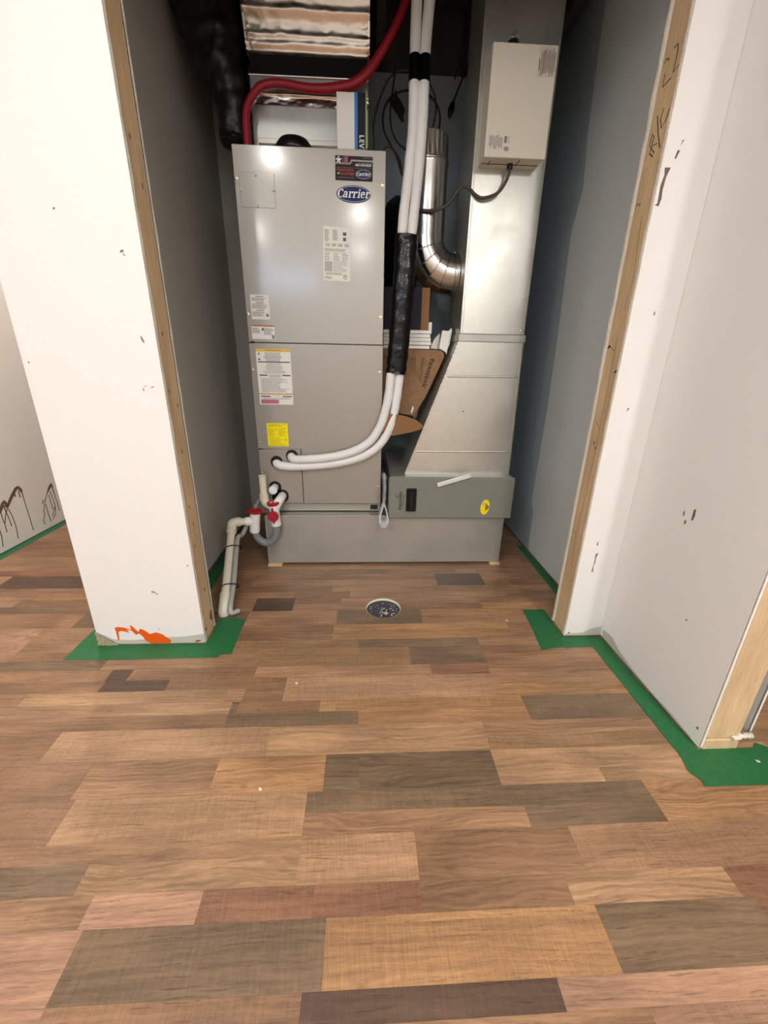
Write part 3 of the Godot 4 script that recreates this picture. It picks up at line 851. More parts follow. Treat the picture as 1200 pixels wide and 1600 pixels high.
	part("drywall_sheet", MB.new().box(Vector3(-2.02, 0, 2.7), Vector3(3.0, 1.95, 2.8)), M.white, w)
	part("drywall_sheet", MB.new().box(Vector3(-2.02, 1.95, 2.7), Vector3(-1.62, CEIL, 2.8)), M.white, w)
	part("drywall_sheet", MB.new().box(Vector3(-0.62, 1.95, 2.7), Vector3(3.0, CEIL, 2.8)), M.white, w)
	part("drywall_sheet", MB.new().box(Vector3(-1.62, 2.39, 2.7), Vector3(-0.62, CEIL, 2.8)), M.white, w)
	w = struct("window_1", "small high basement window in the rear wall", "window")
	for b in [[-1.62, 1.95, -.62, 1.985], [-1.62, 2.355, -.62, 2.39], [-1.62, 1.985, -1.585, 2.355], [-.655, 1.985, -.62, 2.355]]:
		part("window_frame", MB.new().box(Vector3(b[0], b[1], 2.73), Vector3(b[2], b[3], 2.78), 0.004), M.print_white, w)
	var glass := mat(Color(0.9, 0.95, 1.0, 0.08), 0.02)
	glass.transparency = BaseMaterial3D.TRANSPARENCY_ALPHA
	part("pane", MB.new().box(Vector3(-1.585, 1.985, 2.752), Vector3(-.655, 2.355, 2.757)), glass, w)
	w = struct("wall_far_right", "white wall closing the side room at far right", "wall")
	part("drywall_sheet", MB.new().box(Vector3(3.0, 0, -4.3), Vector3(3.12, CEIL, 2.8)), M.white, w)
	w = struct("wall_far_end", "white wall closing the hall beyond the partition", "wall")
	part("drywall_sheet", MB.new().box(Vector3(-2.02, 0, -4.3), Vector3(3.0, CEIL, -4.2)), M.white, w)

func tape(label: String, pts: Array, lift := 0.0) -> void:
	var pl := PackedVector2Array()
	for p in pts: pl.append(Vector2(p[0], p[1]))
	solo("masking_tape", MB.new().prism(pl, at(Vector3(0, 0.0008 + lift, 0), UPWARD), 0.0006), M.tape, label, "tape", "green tape along the wall bases")

func build_tape() -> void:
	tape("green tape strip in front of the orange-splashed wall end", [[-1.1, -1.2655], [-.95, -1.262], [-.8, -1.264], [-.54, -1.266], [-.541, -1.3475], [-1.1, -1.3475]])
	tape("green tape patch right of the wall end under the drain pipe", [[-.614, -1.285], [-.55, -1.27], [-.543, -1.279], [-.497, -1.284], [-.502, -1.4], [-.506, -1.504], [-.52, -1.5], [-.545, -1.518], [-.585, -1.512], [-.614, -1.516]], 0.0008)
	tape("green tape piece left of the wall end beside the hall floor", [[-1.1, -1.348], [-1.0215, -1.348], [-1.0215, -1.462], [-1.097, -1.455]])
	tape("green tape strip along the dark grey left closet wall", [[-.797, -1.47], [-.738, -1.47], [-.733, -1.75], [-.75, -2.2], [-.797, -2.22]])
	tape("green tape strip along the blue-grey right closet wall", [[.984, -1.475], [.984, -2.24], [.95, -2.24], [.944, -1.9], [.938, -1.475]])
	tape("green tape patch left of the pencil-marked stud", [[.727, -1.552], [.8275, -1.553], [.8275, -1.29], [.76, -1.288], [.7, -1.276], [.716, -1.4]])
	tape("green tape strip in front of the narrow white return", [[.829, -1.3535], [.965, -1.3535], [.975, -1.33], [.916, -1.29], [.83, -1.288], [.8, -1.282], [.8, -1.352]], 0.0008)
	tape("green tape strip running along the right white wall", [[.9785, -1.352], [.9785, -.76], [.913, -.76], [.914, -1.0], [.915, -1.31]], 0.0016)
	tape("wide green tape patch before the bare stud at right", [[.919, -.8285], [1.15, -.8285], [1.172, -.845], [1.24, -.8], [1.24, -.717], [.912, -.72], [.918, -.735], [.9, -.765], [.905, -.78]], 0.0024)
	tape("green tape strip along the far left wall under the glue drips", [[-2.019, -3.2], [-2.019, -1.2], [-1.97, -1.2], [-1.968, -2.0], [-1.972, -3.2]])

# ---------- air handler ----------
func screw(p: Vector3, parent: Node3D, r := 0.0055, m: Material = null) -> void:
	var b := Basis(Vector3(1, 0, 0), Vector3(0, 0, 1), Vector3(0, -1, 0))
	part("screw", MB.new().lathe(at(p, b), [Vector2(r * 1.25, 0), Vector2(r * 1.25, 0.001), Vector2(r, 0.0012), Vector2(r * 0.95, 0.004), Vector2(r * 0.5, 0.0046), Vector2(0, 0.0046)], 10), m if m else M.brass, parent)

func oval(p: Vector3, rx: float, ry: float, m: Material, called: String, parent: Node3D, depth := 0.002, turn := 0.0) -> MeshInstance3D:
	var pl := PackedVector2Array()
	for k in 40: pl.append(Vector2(cos(TAU * k / 40) * rx, sin(TAU * k / 40) * ry))
	return part(called, MB.new().prism(pl, at(p, Basis(Vector3(0, 0, 1), turn)), depth), m, parent)

func ah_stickers(o: Node3D) -> void:
	var z := ZAH + 0.0012
	# contractor's sticker
	var im := sheet(310, 168, C(38, 32, 34))
	im.fill_rect(Rect2i(0, 46, 120, 12), C(150, 145, 145))
	im.fill_rect(Rect2i(132, 24, 178, 12), C(165, 160, 160))
	for k in 14: im.fill_rect(Rect2i(116 + k, 46 - k * 22 / 14, 10, 12), C(158, 152, 152))
	print_lines(im, Rect2i(220, 8, 84, 8), 8, 5, C(120, 112, 112), 0.0)
	print_lines(im, Rect2i(190, 44, 112, 6), 8, 4, C(150, 148, 150), 0.0)
	print_lines(im, Rect2i(10, 78, 290, 8), 10, 4, C(120, 112, 116), 0.0)
	print_lines(im, Rect2i(14, 146, 140, 6), 8, 4, C(150, 130, 130), 0.0)
	im.fill_rect(Rect2i(58, 8, 14, 36), C(80, 84, 120))
	im.fill_rect(Rect2i(76, 4, 28, 40), C(176, 92, 96))
	var s := card(Vector3(-0.115, 1.7525, z), 0.154, 0.083, printed(im), "contractor_sticker", o, "dark business sticker with red and white print", -0.006)
	lettering("450 418-0232", 0.011, Vector3(0.0, 1.8055, z + 0.0004), M.print_white, s)
	lettering("*", 0.045, Vector3(-0.101, 1.813, z + 0.0004), M.print_white, s)
	lettering("Climatisation", 0.0115, Vector3(-0.075, 1.7885, z + 0.0004), M.print_red, s, "Droid Serif", false)
	lettering("et", 0.009, Vector3(-0.102, 1.776, z + 0.0004), M.print_white, s)
	lettering("Chauffage", 0.0125, Vector3(-0.066, 1.776, z + 0.0004), M.print_red, s, "Droid Serif", false)
	oval(Vector3(0.001, 1.7755, z + 0.0004), 0.032, 0.0155, M.silver, "small_badge_rim", s, 0.0002)
	oval(Vector3(0.001, 1.7755, z + 0.0006), 0.0305, 0.014, M.badge, "small_badge", s, 0.0002)
	lettering("Carrier", 0.0165, Vector3(0.001, 1.7755, z + 0.0007), M.print_white, s, "Droid Serif", true, 0.0, 0.22, 0.9)
	# maker's badge
	var bd := oval(Vector3(-0.04, 1.706, z + 0.001), 0.072, 0.0305, M.badge, "maker_badge", o, 0.003)
	bd.set_meta("label", "blue oval badge with white lettering")
	oval(Vector3(-0.04, 1.706, z + 0.0018), 0.0685, 0.0275, M.silver, "badge_line", bd, 0.0012)
	oval(Vector3(-0.04, 1.706, z + 0.0022), 0.0668, 0.0258, M.badge, "badge_field", bd, 0.0012)
	lettering("Carrier", 0.039, Vector3(-0.04, 1.7065, z + 0.0028), M.print_white, bd, "Droid Serif", true, 0.0, 0.22, 0.92)
	# rating label
	var ink := C(120, 120, 118)
	im = sheet(236, 412, C(238, 238, 230))
	print_lines(im, Rect2i(14, 24, 40, 90), 9, 5, ink)
	print_lines(im, Rect2i(84, 24, 52, 80), 9, 5, ink, 0.5)
	for k in 4: print_lines(im, Rect2i(22 + 54 * k, 126, 40, 26), 8, 5, ink, 0.1)
	print_lines(im, Rect2i(12, 164, 205, 24), 8, 4, ink, 0.2)
	for k in 3: print_lines(im, Rect2i(12 + k * 76, 196, 56, 60), 13, 5, ink, 0.4)
	print_lines(im, Rect2i(12, 262, 70, 78), 6, 4, ink, 0.05)
	print_lines(im, Rect2i(88, 262, 130, 78), 12, 4, ink, 0.4)
	print_lines(im, Rect2i(18, 348, 150, 22), 9, 5, ink, 0.2, true)
	print_lines(im, Rect2i(12, 376, 70, 26), 8, 4, ink, 0.2)
	im.fill_rect(Rect2i(170, 40, 30, 24), C(90, 90, 90))
	im.fill_rect(Rect2i(172, 78, 26, 26), C(96, 96, 96))
	for k in 24:
		var a := TAU * k / 24
		im.fill_rect(Rect2i(int(190 + 17 * cos(a)), int(374 + 17 * sin(a)), 4, 4), C(60, 60, 62))
	im.fill_rect(Rect2i(186, 368, 9, 12), C(40, 40, 42))
	card(Vector3(-0.176, 1.3845, z), 0.118, 0.206, printed(im), "rating_label", o, "white rating label with fine black print", -0.02)
	# two white notices
	im = sheet(166, 204, C(226, 226, 218))
	for q in [[12, 8], [62, 8], [124, 8]]: im.fill_rect(Rect2i(46, q[0], 72, q[1] - 2), C(110, 110, 108))
	print_lines(im, Rect2i(10, 26, 146, 30), 7, 4, ink)
	print_lines(im, Rect2i(10, 74, 146, 44), 7, 4, ink)
	print_lines(im, Rect2i(10, 138, 110, 44), 7, 4, ink)
	im.fill_rect(Rect2i(130, 156, 24, 24), C(120, 120, 118))
	card(Vector3(-0.5045, 1.2205, z), 0.083, 0.101, printed(im), "notice_label", o, "grey-white notice with three paragraphs")
	im = sheet(210, 122, C(228, 228, 226))
	im.fill_rect(Rect2i(0, 0, 210, 12), C(196, 128, 84))
	print_lines(im, Rect2i(24, 3, 60, 6), 8, 5, C(110, 60, 30), 0.0)
	print_lines(im, Rect2i(112, 3, 80, 6), 8, 5, C(110, 60, 30), 0.0)
	print_lines(im, Rect2i(6, 24, 74, 50), 7, 4, ink)
	print_lines(im, Rect2i(110, 24, 90, 60), 7, 4, ink)
	im.fill_rect(Rect2i(92, 26, 16, 20), C(50, 50, 50))
	im.fill_rect(Rect2i(180, 86, 26, 32), C(130, 130, 130))
	card(Vector3(-0.5095, 1.138, z), 0.104, 0.059, printed(im), "warning_label", o, "small white warning label with orange header")
	# the long warning label
	im = sheet(320, 510, C(234, 234, 226))
	im.fill_rect(Rect2i(0, 0, 320, 26), C(232, 190, 100))
	print_lines(im, Rect2i(92, 10, 140, 8), 10, 7, C(150, 100, 30), 0.0)
	print_lines(im, Rect2i(64, 32, 180, 80), 9, 5, ink, 0.3, true)
	for k in 18:
		im.fill_rect(Rect2i(26 - k / 2, 32 + k, 2 + k, 1), C(50, 50, 50))
		im.fill_rect(Rect2i(26 - k * 2 / 3, 82 + k, 2 + k * 4 / 3, 1), C(40, 40, 40))
	im.fill_rect(Rect2i(12, 112, 296, 9), C(54, 50, 96))
	print_lines(im, Rect2i(40, 126, 240, 96), 9, 4, ink, 0.5, true)
	im.fill_rect(Rect2i(18, 232, 76, 10), C(30, 30, 32))
	im.fill_rect(Rect2i(230, 232, 76, 10), C(30, 30, 32))
	print_lines(im, Rect2i(104, 230, 116, 24), 9, 5, ink, 0.2, true)
	print_lines(im, Rect2i(30, 262, 270, 132), 9, 4, ink, 0.4)
	im.fill_rect(Rect2i(0, 402, 320, 14), C(216, 160, 118))
	im.fill_rect(Rect2i(16, 428, 90, 9), C(30, 30, 32))
	im.fill_rect(Rect2i(222, 428, 88, 9), C(30, 30, 32))
	print_lines(im, Rect2i(120, 426, 90, 12), 8, 5, ink, 0.1, true)
	print_lines(im, Rect2i(20, 446, 280, 14), 8, 4, ink, 0.1, true)
	im.fill_rect(Rect2i(14, 462, 170, 40), C(196, 120, 150))
	print_lines(im, Rect2i(24, 470, 150, 26), 9, 3, C(140, 50, 90), 0.3)
	card(Vector3(-0.5005, 0.845, z), 0.161, 0.252, printed(im), "safety_label", o, "tall white safety label with yellow header and pink box")
	im = sheet(208, 228, C(250, 232, 10))
	var brown := C(150, 130, 10)
	print_lines(im, Rect2i(12, 10, 184, 26), 9, 3, brown)
	print_lines(im, Rect2i(12, 50, 90, 80), 10, 3, brown, 0.6)
	print_lines(im, Rect2i(112, 50, 84, 80), 10, 3, brown, 0.6)
	print_lines(im, Rect2i(20, 140, 150, 60), 11, 3, brown, 0.5)
	print_lines(im, Rect2i(12, 208, 184, 14), 8, 3, brown)
	im.fill_rect(Rect2i(92, 60, 8, 10), C(60, 50, 20))
	im.fill_rect(Rect2i(178, 160, 9, 9), C(60, 50, 20))
	card(Vector3(-0.477, 0.641, z), 0.103, 0.114, printed(im), "yellow_label", o, "bright yellow instruction label")

func build_air_handler() -> void:
	var o := thing("air_handler", "tall grey steel air handler with blue oval badge and many stickers", "air handler", Vector3(-0.2175, 0.29, -2.34))
	var x0 := -0.527
	var x1 := 0.092
	part("cabinet", MB.new().box(Vector3(x0, 0.331, -2.62), Vector3(x1, 1.857, ZAH - 0.006), 0.002), M.ah, o)
	var up := part("upper_panel", MB.new().box(Vector3(x0 - 0.001, 1.1245, ZAH - 0.0055), Vector3(x1 + 0.001, 1.858, ZAH), 0.0018), M.ah, o)
	part("lower_panel", MB.new().prism(PackedVector2Array([Vector2(x0 - 0.001, 0.628), Vector2(x0 - 0.001, 1.117), Vector2(x0 + 0.02, 1.1195), Vector2(x1 + 0.001, 1.1195), Vector2(x1 + 0.001, 0.3365), Vector2(-0.3125, 0.3365), Vector2(-0.3125, 0.628)]), at(Vector3(0, 0, ZAH)), 0.0055), M.ah, o)
	var co := part("coil_panel", MB.new().box(Vector3(x0 - 0.001, 0.3365, ZAH - 0.0055), Vector3(-0.3165, 0.6235, ZAH - 0.001), 0.0015), M.ah, o)
	part("panel_edge", MB.new().box(Vector3(x0 + 0.02, 1.1192, ZAH - 0.003), Vector3(x1, 1.1203, ZAH + 0.0006)), M.rail, o)
	part("panel_edge", MB.new().box(Vector3(x0 + 0.02, 0.6225, ZAH - 0.003), Vector3(-0.317, 0.6237, ZAH + 0.0004)), M.rail, o)
	part("seam_gap", MB.new().box(Vector3(x0 + 0.003, 1.1204, ZAH - 0.0058), Vector3(x1 - 0.001, 1.1244, ZAH - 0.0035)), M.dark, o)
	part("seam_gap", MB.new().box(Vector3(-0.3163, 0.337, ZAH - 0.0058), Vector3(-0.3127, 0.628, ZAH - 0.0035)), M.dark, o)
	part("corner_notch", MB.new().prism(PackedVector2Array([Vector2(x0 + 0.006, 1.122), Vector2(x0 + 0.014, 1.131), Vector2(x0 + 0.03, 1.1235)]), at(Vector3(0, 0, ZAH + 0.0006)), 0.001), M.dark, o)
	part("corner_notch", MB.new().prism(PackedVector2Array([Vector2(x0 + 0.001, 0.6225), Vector2(x0 + 0.003, 0.628), Vector2(x0 + 0.03, 0.6255)]), at(Vector3(0, 0, ZAH + 0.0006)), 0.001), M.dark, o)
	# base rail in front of the plinth top
	part("base_rail", MB.new().box(Vector3(x0, 0.2905, -2.62), Vector3(x1, 0.3305, ZAH - 0.008)), M.ah, o)
	part("rail_lip", MB.new().box(Vector3(x0 + 0.06, 0.328, ZAH - 0.008), Vector3(x1 - 0.01, 0.3305, ZAH + 0.001), 0.0008), M.rail, o)
	part("rail_lip", MB.new().box(Vector3(x0 + 0.06, 0.2955, ZAH - 0.008), Vector3(x1 - 0.01, 0.2985, ZAH + 0.001), 0.0008), M.rail, o)
	part("rail_gap", MB.new().box(Vector3(x0 + 0.06, 0.2905, ZAH - 0.008), Vector3(x1 - 0.01, 0.2952, ZAH - 0.002)), M.dark, o)
	part("rail_slot", MB.new().box(Vector3(0.04, 0.301, ZAH - 0.008), Vector3(0.078, 0.3255, ZAH - 0.0045)), M.dark, o)
	# knock-out cover with four screws
	var kp := part("cover_plate", MB.new().box(Vector3(-0.508, 1.646, ZAH), Vector3(-0.365, 1.766, ZAH + 0.0018), 0.0008), M.ah, o)
	for p in [[-.439, 1.757], [-.503, 1.706], [-.3705, 1.708], [-.44, 1.654]]: screw(Vector3(p[0], p[1], ZAH + 0.0018), kp, 0.005, M.silver)
	for p in [[-.52, 1.744], [.081, 1.743], [-.521, 1.241], [.08, 1.242], [-.521, 1.003], [.08, 1.002], [-.521, .66], [.08, .43], [-.521, .5]]: screw(Vector3(p[0], p[1], ZAH), o)
	# rubber collars where pipes enter the coil panel
	for q in [[-.441, .56, .03], [-.362, .592, .03], [-.458, .425, .031], [-.445, .372, .034], [-.425, .377, .034]]:
		oval(Vector3(q[0], q[1], ZAH + 0.001), q[2], q[2] * 1.05, M.black_plastic, "rubber_collar", o, 0.004)
	part("port_plug", MB.new().lathe(at(Vector3(-0.46, 0.424, ZAH), Basis(Vector3(1, 0, 0), Vector3(0, 0, 1), Vector3(0, -1, 0))), [Vector2(0.019, 0), Vector2(0.019, 0.04), Vector2(0.022, 0.042), Vector2(0.022, 0.056), Vector2(0.018, 0.061), Vector2(0, 0.062)], 20), M.pvc_white, o)
	ah_stickers(o)
	# sheet-metal plinth that carries it
	var p := thing("return_plinth", "long low galvanized plinth under the air handler and filter cabinet", "plinth", Vector3(0.122, 0.012, -2.3))
	part("box", MB.new().box(Vector3(-0.508, 0.012, -2.62), Vector3(0.754, 0.289, -2.005), 0.002), M.galv_dull, p)
	part("top_lip", MB.new().box(Vector3(-0.505, 0.284, -2.006), Vector3(0.11, 0.2898, -2.001), 0.001), M.edge, p)
	part("corner_seam", MB.new().box(Vector3(0.744, 0.012, -2.012), Vector3(0.7575, 0.286, -2.0), 0.002), M.galv, p)
	part("corner_seam", MB.new().box(Vector3(-0.512, 0.012, -2.012), Vector3(-0.499, 0.286, -2.0), 0.002), M.galv, p)
	solo("wood_shim", MB.new().box(Vector3(-0.512, 0.0, -2.06), Vector3(-0.438, 0.0118, -1.985), 0.001), M.stud, "small wooden shim under the left plinth corner", "shim")
	solo("wood_shim", MB.new().box(Vector3(0.705, 0.0, -2.06), Vector3(0.762, 0.0118, -1.99), 0.001), M.stud, "small wooden shim under the right plinth corner", "shim")

# ---------- return duct, filter cabinet, box, elbow ----------
func build_ducts() -> void:
	var zf := -2.03
	var dp := 0.25
	var o := thing("return_duct", "galvanized return duct with slanted lower transition at right", "duct", Vector3(0.55, 0.5, -2.15))
	var tr := part("transition", MB.new().prism(PackedVector2Array([Vector2(.215, .507), Vector2(.762, .507), Vector2(.752, 1.153), Vector2(.448, 1.153)]), at(Vector3(0, 0, zf)), dp), M.galv, o)
	for y in [0.627, 0.991]:
		var xl: float = .215 + (y - .507) / .646 * .233 + 0.012
		part("stiffening_bead", MB.new().tube([Vector3(xl, y, zf - 0.001), Vector3(0.748, y + 0.002, zf - 0.001)], 0.0055, 10), M.galv, tr)
	# folded corner seams, hammered over
	var sl := MB.new()
	var sr := MB.new()
	var dir := Vector2(.233, .646).normalized()
	for k in 34:
		var y := 0.512 + k * 0.0188
		var x := .215 + (y - .507) / .646 * .233
		sl.obox(at(Vector3(x + 0.003, y + 0.009, zf + 0.001), Basis(Vector3(0, 0, 1), -dir.angle_to(Vector2(0, 1)))), Vector3(0.005 + rng.randf() * 0.0022, 0.0182, 0.003 + rng.randf() * 0.001), 0.001)
		var x2 := .762 - (y - .507) / .646 * .01
		sr.obox(at(Vector3(x2 - 0.003, y + 0.009, zf + 0.001), Basis()), Vector3(0.006 + rng.randf() * 0.003, 0.0183, 0.003 + rng.randf() * 0.0015), 0.001)
	part("corner_seam", sl, M.edge, tr)
	part("corner_seam", sr, M.edge, tr)
	oval(Vector3(0.492, 0.828, zf + 0.0008), 0.003, 0.003, M.dark, "small_hole", tr, 0.001)
	part("slip_collar", MB.new().box(Vector3(0.441, 1.146, zf - dp - 0.006), Vector3(0.758, 1.179, zf + 0.006), 0.002), M.galv_dull, o)
	var st := part("stack", MB.new().box(Vector3(.4475, 1.1795, zf - dp), Vector3(.75, 2.749, zf), 0.0015), M.galv, o)
	for x in [0.458, 0.74]:
		part("lock_seam", MB.new().box(Vector3(x - 0.0015, 1.18, zf - 0.0005), Vector3(x + 0.0015, 2.74, zf + 0.0016), 0.0008), M.galv, st)
	screw(Vector3(0.735, 1.197, zf), o, 0.005, M.edge)
	# filter cabinet
	var f := thing("filter_cabinet", "grey filter cabinet with black latch and yellow oval sticker", "filter cabinet", Vector3(0.455, 0.29, -2.2))
	part("body", MB.new().box(Vector3(.14, .29, -2.6), Vector3(.77, .5065, -1.986), 0.002), M.galv_dull, f)
	var dr := part("door", MB.new().box(Vector3(.13, .2855, -1.9855), Vector3(.779, .5065, -1.965), 0.006), M.cabinet, f)
	part("latch_recess", MB.new().box(Vector3(.22, .327, -1.9655), Vector3(.274, .449, -1.9635), 0.0005), M.dark, dr)
	part("latch", MB.new().lathe(at(Vector3(.247, .333, -1.966)), [Vector2(0.0, 0.0), Vector2(0.022, 0.0), Vector2(0.022, 0.108), Vector2(0.0, 0.108)], 20), M.black_plastic, dr)
	part("latch_lip", MB.new().box(Vector3(.225, .441, -1.9645), Vector3(.269, .452, -1.958), 0.003), M.black_plastic, dr)
	lettering("ElectroAir", 0.021, Vector3(.191, .386, -1.9642), M.print_black, dr, "Droid Sans", true, PI / 2)
	part("logo_fan", MB.new().stroke([Vector2(.166, .405), Vector2(.174, .418)], 0.002, at(Vector3(0, 0, -1.9645))).stroke([Vector2(.171, .4), Vector2(.18, .415)], 0.002, at(Vector3(0, 0, -1.9645))).stroke([Vector2(.163, .413), Vector2(.168, .424)], 0.002, at(Vector3(0, 0, -1.9645))).stroke([Vector2(.176, .397), Vector2(.186, .411)], 0.002, at(Vector3(0, 0, -1.9645))), M.print_black, dr)
	part("small_print", MB.new().stroke([Vector2(.206, .355), Vector2(.206, .42)], 0.0025, at(Vector3(0, 0, -1.9645))), M.print_black, dr)
	var ov := oval(Vector3(.634, .3505, -1.9642), 0.0235, 0.0415, mat(C(250, 222, 20), 0.45), "oval_sticker", f, 0.0006, -0.09)
	ov.set_meta("label", "yellow oval sticker")
	var yl := MB.new()
	for k in 5: yl.stroke([Vector2(.636 + k * 0.004, .33 + k * 0.003), Vector2(.638 + k * 0.004, .372 - k * 0.004)], 0.0024, at(Vector3(0, 0, -1.9632)))
	part("sticker_print", yl, M.print_black, ov)
	oval(Vector3(.624, .369, -1.9636), 0.007, 0.008, M.silver, "sticker_emblem", ov, 0.0003)
	# white strip of trim left on its top edge
	var ws := MB.new()
	ws.obox(at(Vector3(.457, .4965, -1.9555), Basis(Vector3(0, 0, 1), 0.3) * Basis(Vector3(1, 0, 0), 0.25)), Vector3(0.172, 0.021, 0.008), 0.001)
	solo("trim_offcut", ws, M.white_board, "short white stick lying slanted across the filter cabinet's top edge", "trim piece")
	# beige control box hung on the duct
	var b := thing("control_box", "beige metal control box mounted on the galvanized duct", "control box", Vector3(0.587, 1.803, -1.98))
	part("case", MB.new().box(Vector3(.468, 1.803, zf + 0.0005), Vector3(.706, 2.134, -1.945), 0.0015), M.cream_metal, b)
	part("cover", MB.new().box(Vector3(.4665, 1.802, -1.9455), Vector3(.7075, 2.1355, -1.9305), 0.002), M.cream_metal, b)
	part("bottom_seam", MB.new().box(Vector3(.472, 1.8012, -1.99), Vector3(.702, 1.8032, -1.9885)), M.dark, b)
	part("bottom_slot", MB.new().box(Vector3(.5, 1.8005, -2.0), Vector3(.502, 1.8032, -1.965)), M.dark, b)
	part("bottom_slot", MB.new().box(Vector3(.612, 1.8005, -2.0), Vector3(.614, 1.8032, -1.945)), M.dark, b)
	rod_part("cable_gland", [Vector3(.588, 1.803, -1.985), Vector3(.588, 1.785, -1.985)], 0.012, M.black_plastic, b)
	rod_part("conduit_fitting", [Vector3(.555, 2.134, -1.99), Vector3(.555, 2.16, -1.99)], 0.014, M.galv_dull, b)
	rod_part("conduit_nut", [Vector3(.555, 2.16, -1.99), Vector3(.555, 2.172, -1.99)], 0.02, M.black_plastic, b)
	rod_part("conduit_elbow", [Vector3(.545, 2.172, -1.99), Vector3(.568, 2.192, -1.998)], 0.016, M.galv_dull, b)
	var ink := C(110, 106, 100)
	var im := sheet(220, 190, C(214, 210, 200))
	for k in 10: im.fill_rect(Rect2i(10 + k * 11, 10 + rng.randi_range(0, 30), 5, 130 - rng.randi_range(0, 50)), ink)
	im.fill_rect(Rect2i(128, 20, 22, 60), C(120, 118, 112))
	for k in 5: im.fill_rect(Rect2i(160, 24 + k * 12, 8, 6), ink)
	for yy in 44:
		for xx in 44:
			if Vector2(xx - 22, yy - 22).length() < 22.0 and (xx / 6 + yy / 7) % 3 != 0: im.set_pixel(128 + xx, 108 + yy, C(96, 94, 90))
	card(Vector3(.477, 1.808, -1.93), 0.107, 0.067, printed(im), "maker_label", b, "pale printed label with round stamp")
	im = sheet(150, 260, C(200, 193, 176))
	for k in 11: im.fill_rect(Rect2i(24 + k * 11, 18 + rng.randi_range(0, 40), 6, 190 + rng.randi_range(-20, 30)), ink)
	im.fill_rect(Rect2i(44, 30, 6, 190), C(150, 90, 80))
	im.fill_rect(Rect2i(8, 110, 7, 100), C(70, 66, 62))
	card(Vector3(.638, 2.046, -1.93), 0.066, 0.085, printed(im), "printed_notice", b, "sideways printed notice")
	# round pipe with a gored elbow into the stack
	var e := thing("round_pipe", "shiny round sheet-metal pipe with gored elbow joining the duct", "pipe", Vector3(0.283, 1.445, -2.2))
	var R := 0.09
	part("vertical_pipe", MB.new().lathe(at(Vector3(.283, 1.585, -2.2)), [Vector2(R, 0), Vector2(R, 0.27), Vector2(R + 0.003, 0.276), Vector2(R, 0.282), Vector2(R, 0.29)], 40, true), M.pipe, e)
	# crimped end
	var rows := []
	for i in 5:
		var ring := []
		for j in 96:
			var a := TAU * j / 96
			var rr := R - 0.002 - (0.0035 * (1.0 if (j / 2) % 2 == 0 else 0.0)) * minf(1.0, i * 0.8)
			ring.append(Vector3(.283 + cos(a) * rr, 1.875 + 0.085 * i / 4.0, -2.2 + sin(a) * rr))
		rows.append(ring)
	var cr := MB.new()
	cr.grid(rows, true)
	part("crimped_end", cr, M.pipe, e)
	part("seam_band", MB.new().lathe(at(Vector3(.283, 1.868, -2.2)), [Vector2(R, -0.006), Vector2(R + 0.004, -0.003), Vector2(R + 0.004, 0.003), Vector2(R - 0.002, 0.006)], 40, true), M.pipe, e)
	var cb := Vector3(.423, 1.585, -2.2)
	var rb := 0.14
	var prev := Vector3.ZERO
	for k in 5:
		var a0 := PI + PI / 2 * k / 5.0
		var a1 := PI + PI / 2 * (k + 1) / 5.0
		var g := []
		for a in [a0, a1]:
			var c := cb + Vector3(cos(a), sin(a), 0) * rb
			var nx := Vector3(cos(a), sin(a), 0)
			var ring := []
			for j in 40:
				var t := TAU * j / 40
				ring.append(c + nx * cos(t) * R + Vector3(0, 0, 1) * sin(t) * R)
			g.append(ring)
		var gm := MB.new()
		gm.grid(g, true)
		part("gore", gm, M.pipe, e)
		var am := a1
		var c2 := cb + Vector3(cos(am), sin(am), 0) * rb
		var n2 := Vector3(cos(am), sin(am), 0)
		var ringp := []
		for j in 41:
			var t := TAU * j / 40
			ringp.append(c2 + n2 * cos(t) * (R + 0.0005) + Vector3(0, 0, 1) * sin(t) * (R + 0.0005))
		part("gore_seam", MB.new().tube(ringp, 0.0028, 6, false), M.pipe, e)
	part("horizontal_stub", MB.new().lathe(at(Vector3(.423, 1.445, -2.2), Basis(Vector3(0, -1, 0), Vector3(1, 0, 0), Vector3(0, 0, 1))), [Vector2(R, 0), Vector2(R, 0.022)], 40), M.pipe, e)
	part("top_screw", MB.new().lathe(at(Vector3(.43, 1.535, -2.2)), [Vector2(0.006, 0), Vector2(0.006, 0.005), Vector2(0, 0.007)], 8), M.edge, e)

func rod_part(called: String, ab: Array, r: float, m: Material, parent: Node3D, bev := 0.0015) -> MeshInstance3D:
	return part(called, rod(MB.new(), ab[0], ab[1], r, 20, bev), m, parent)

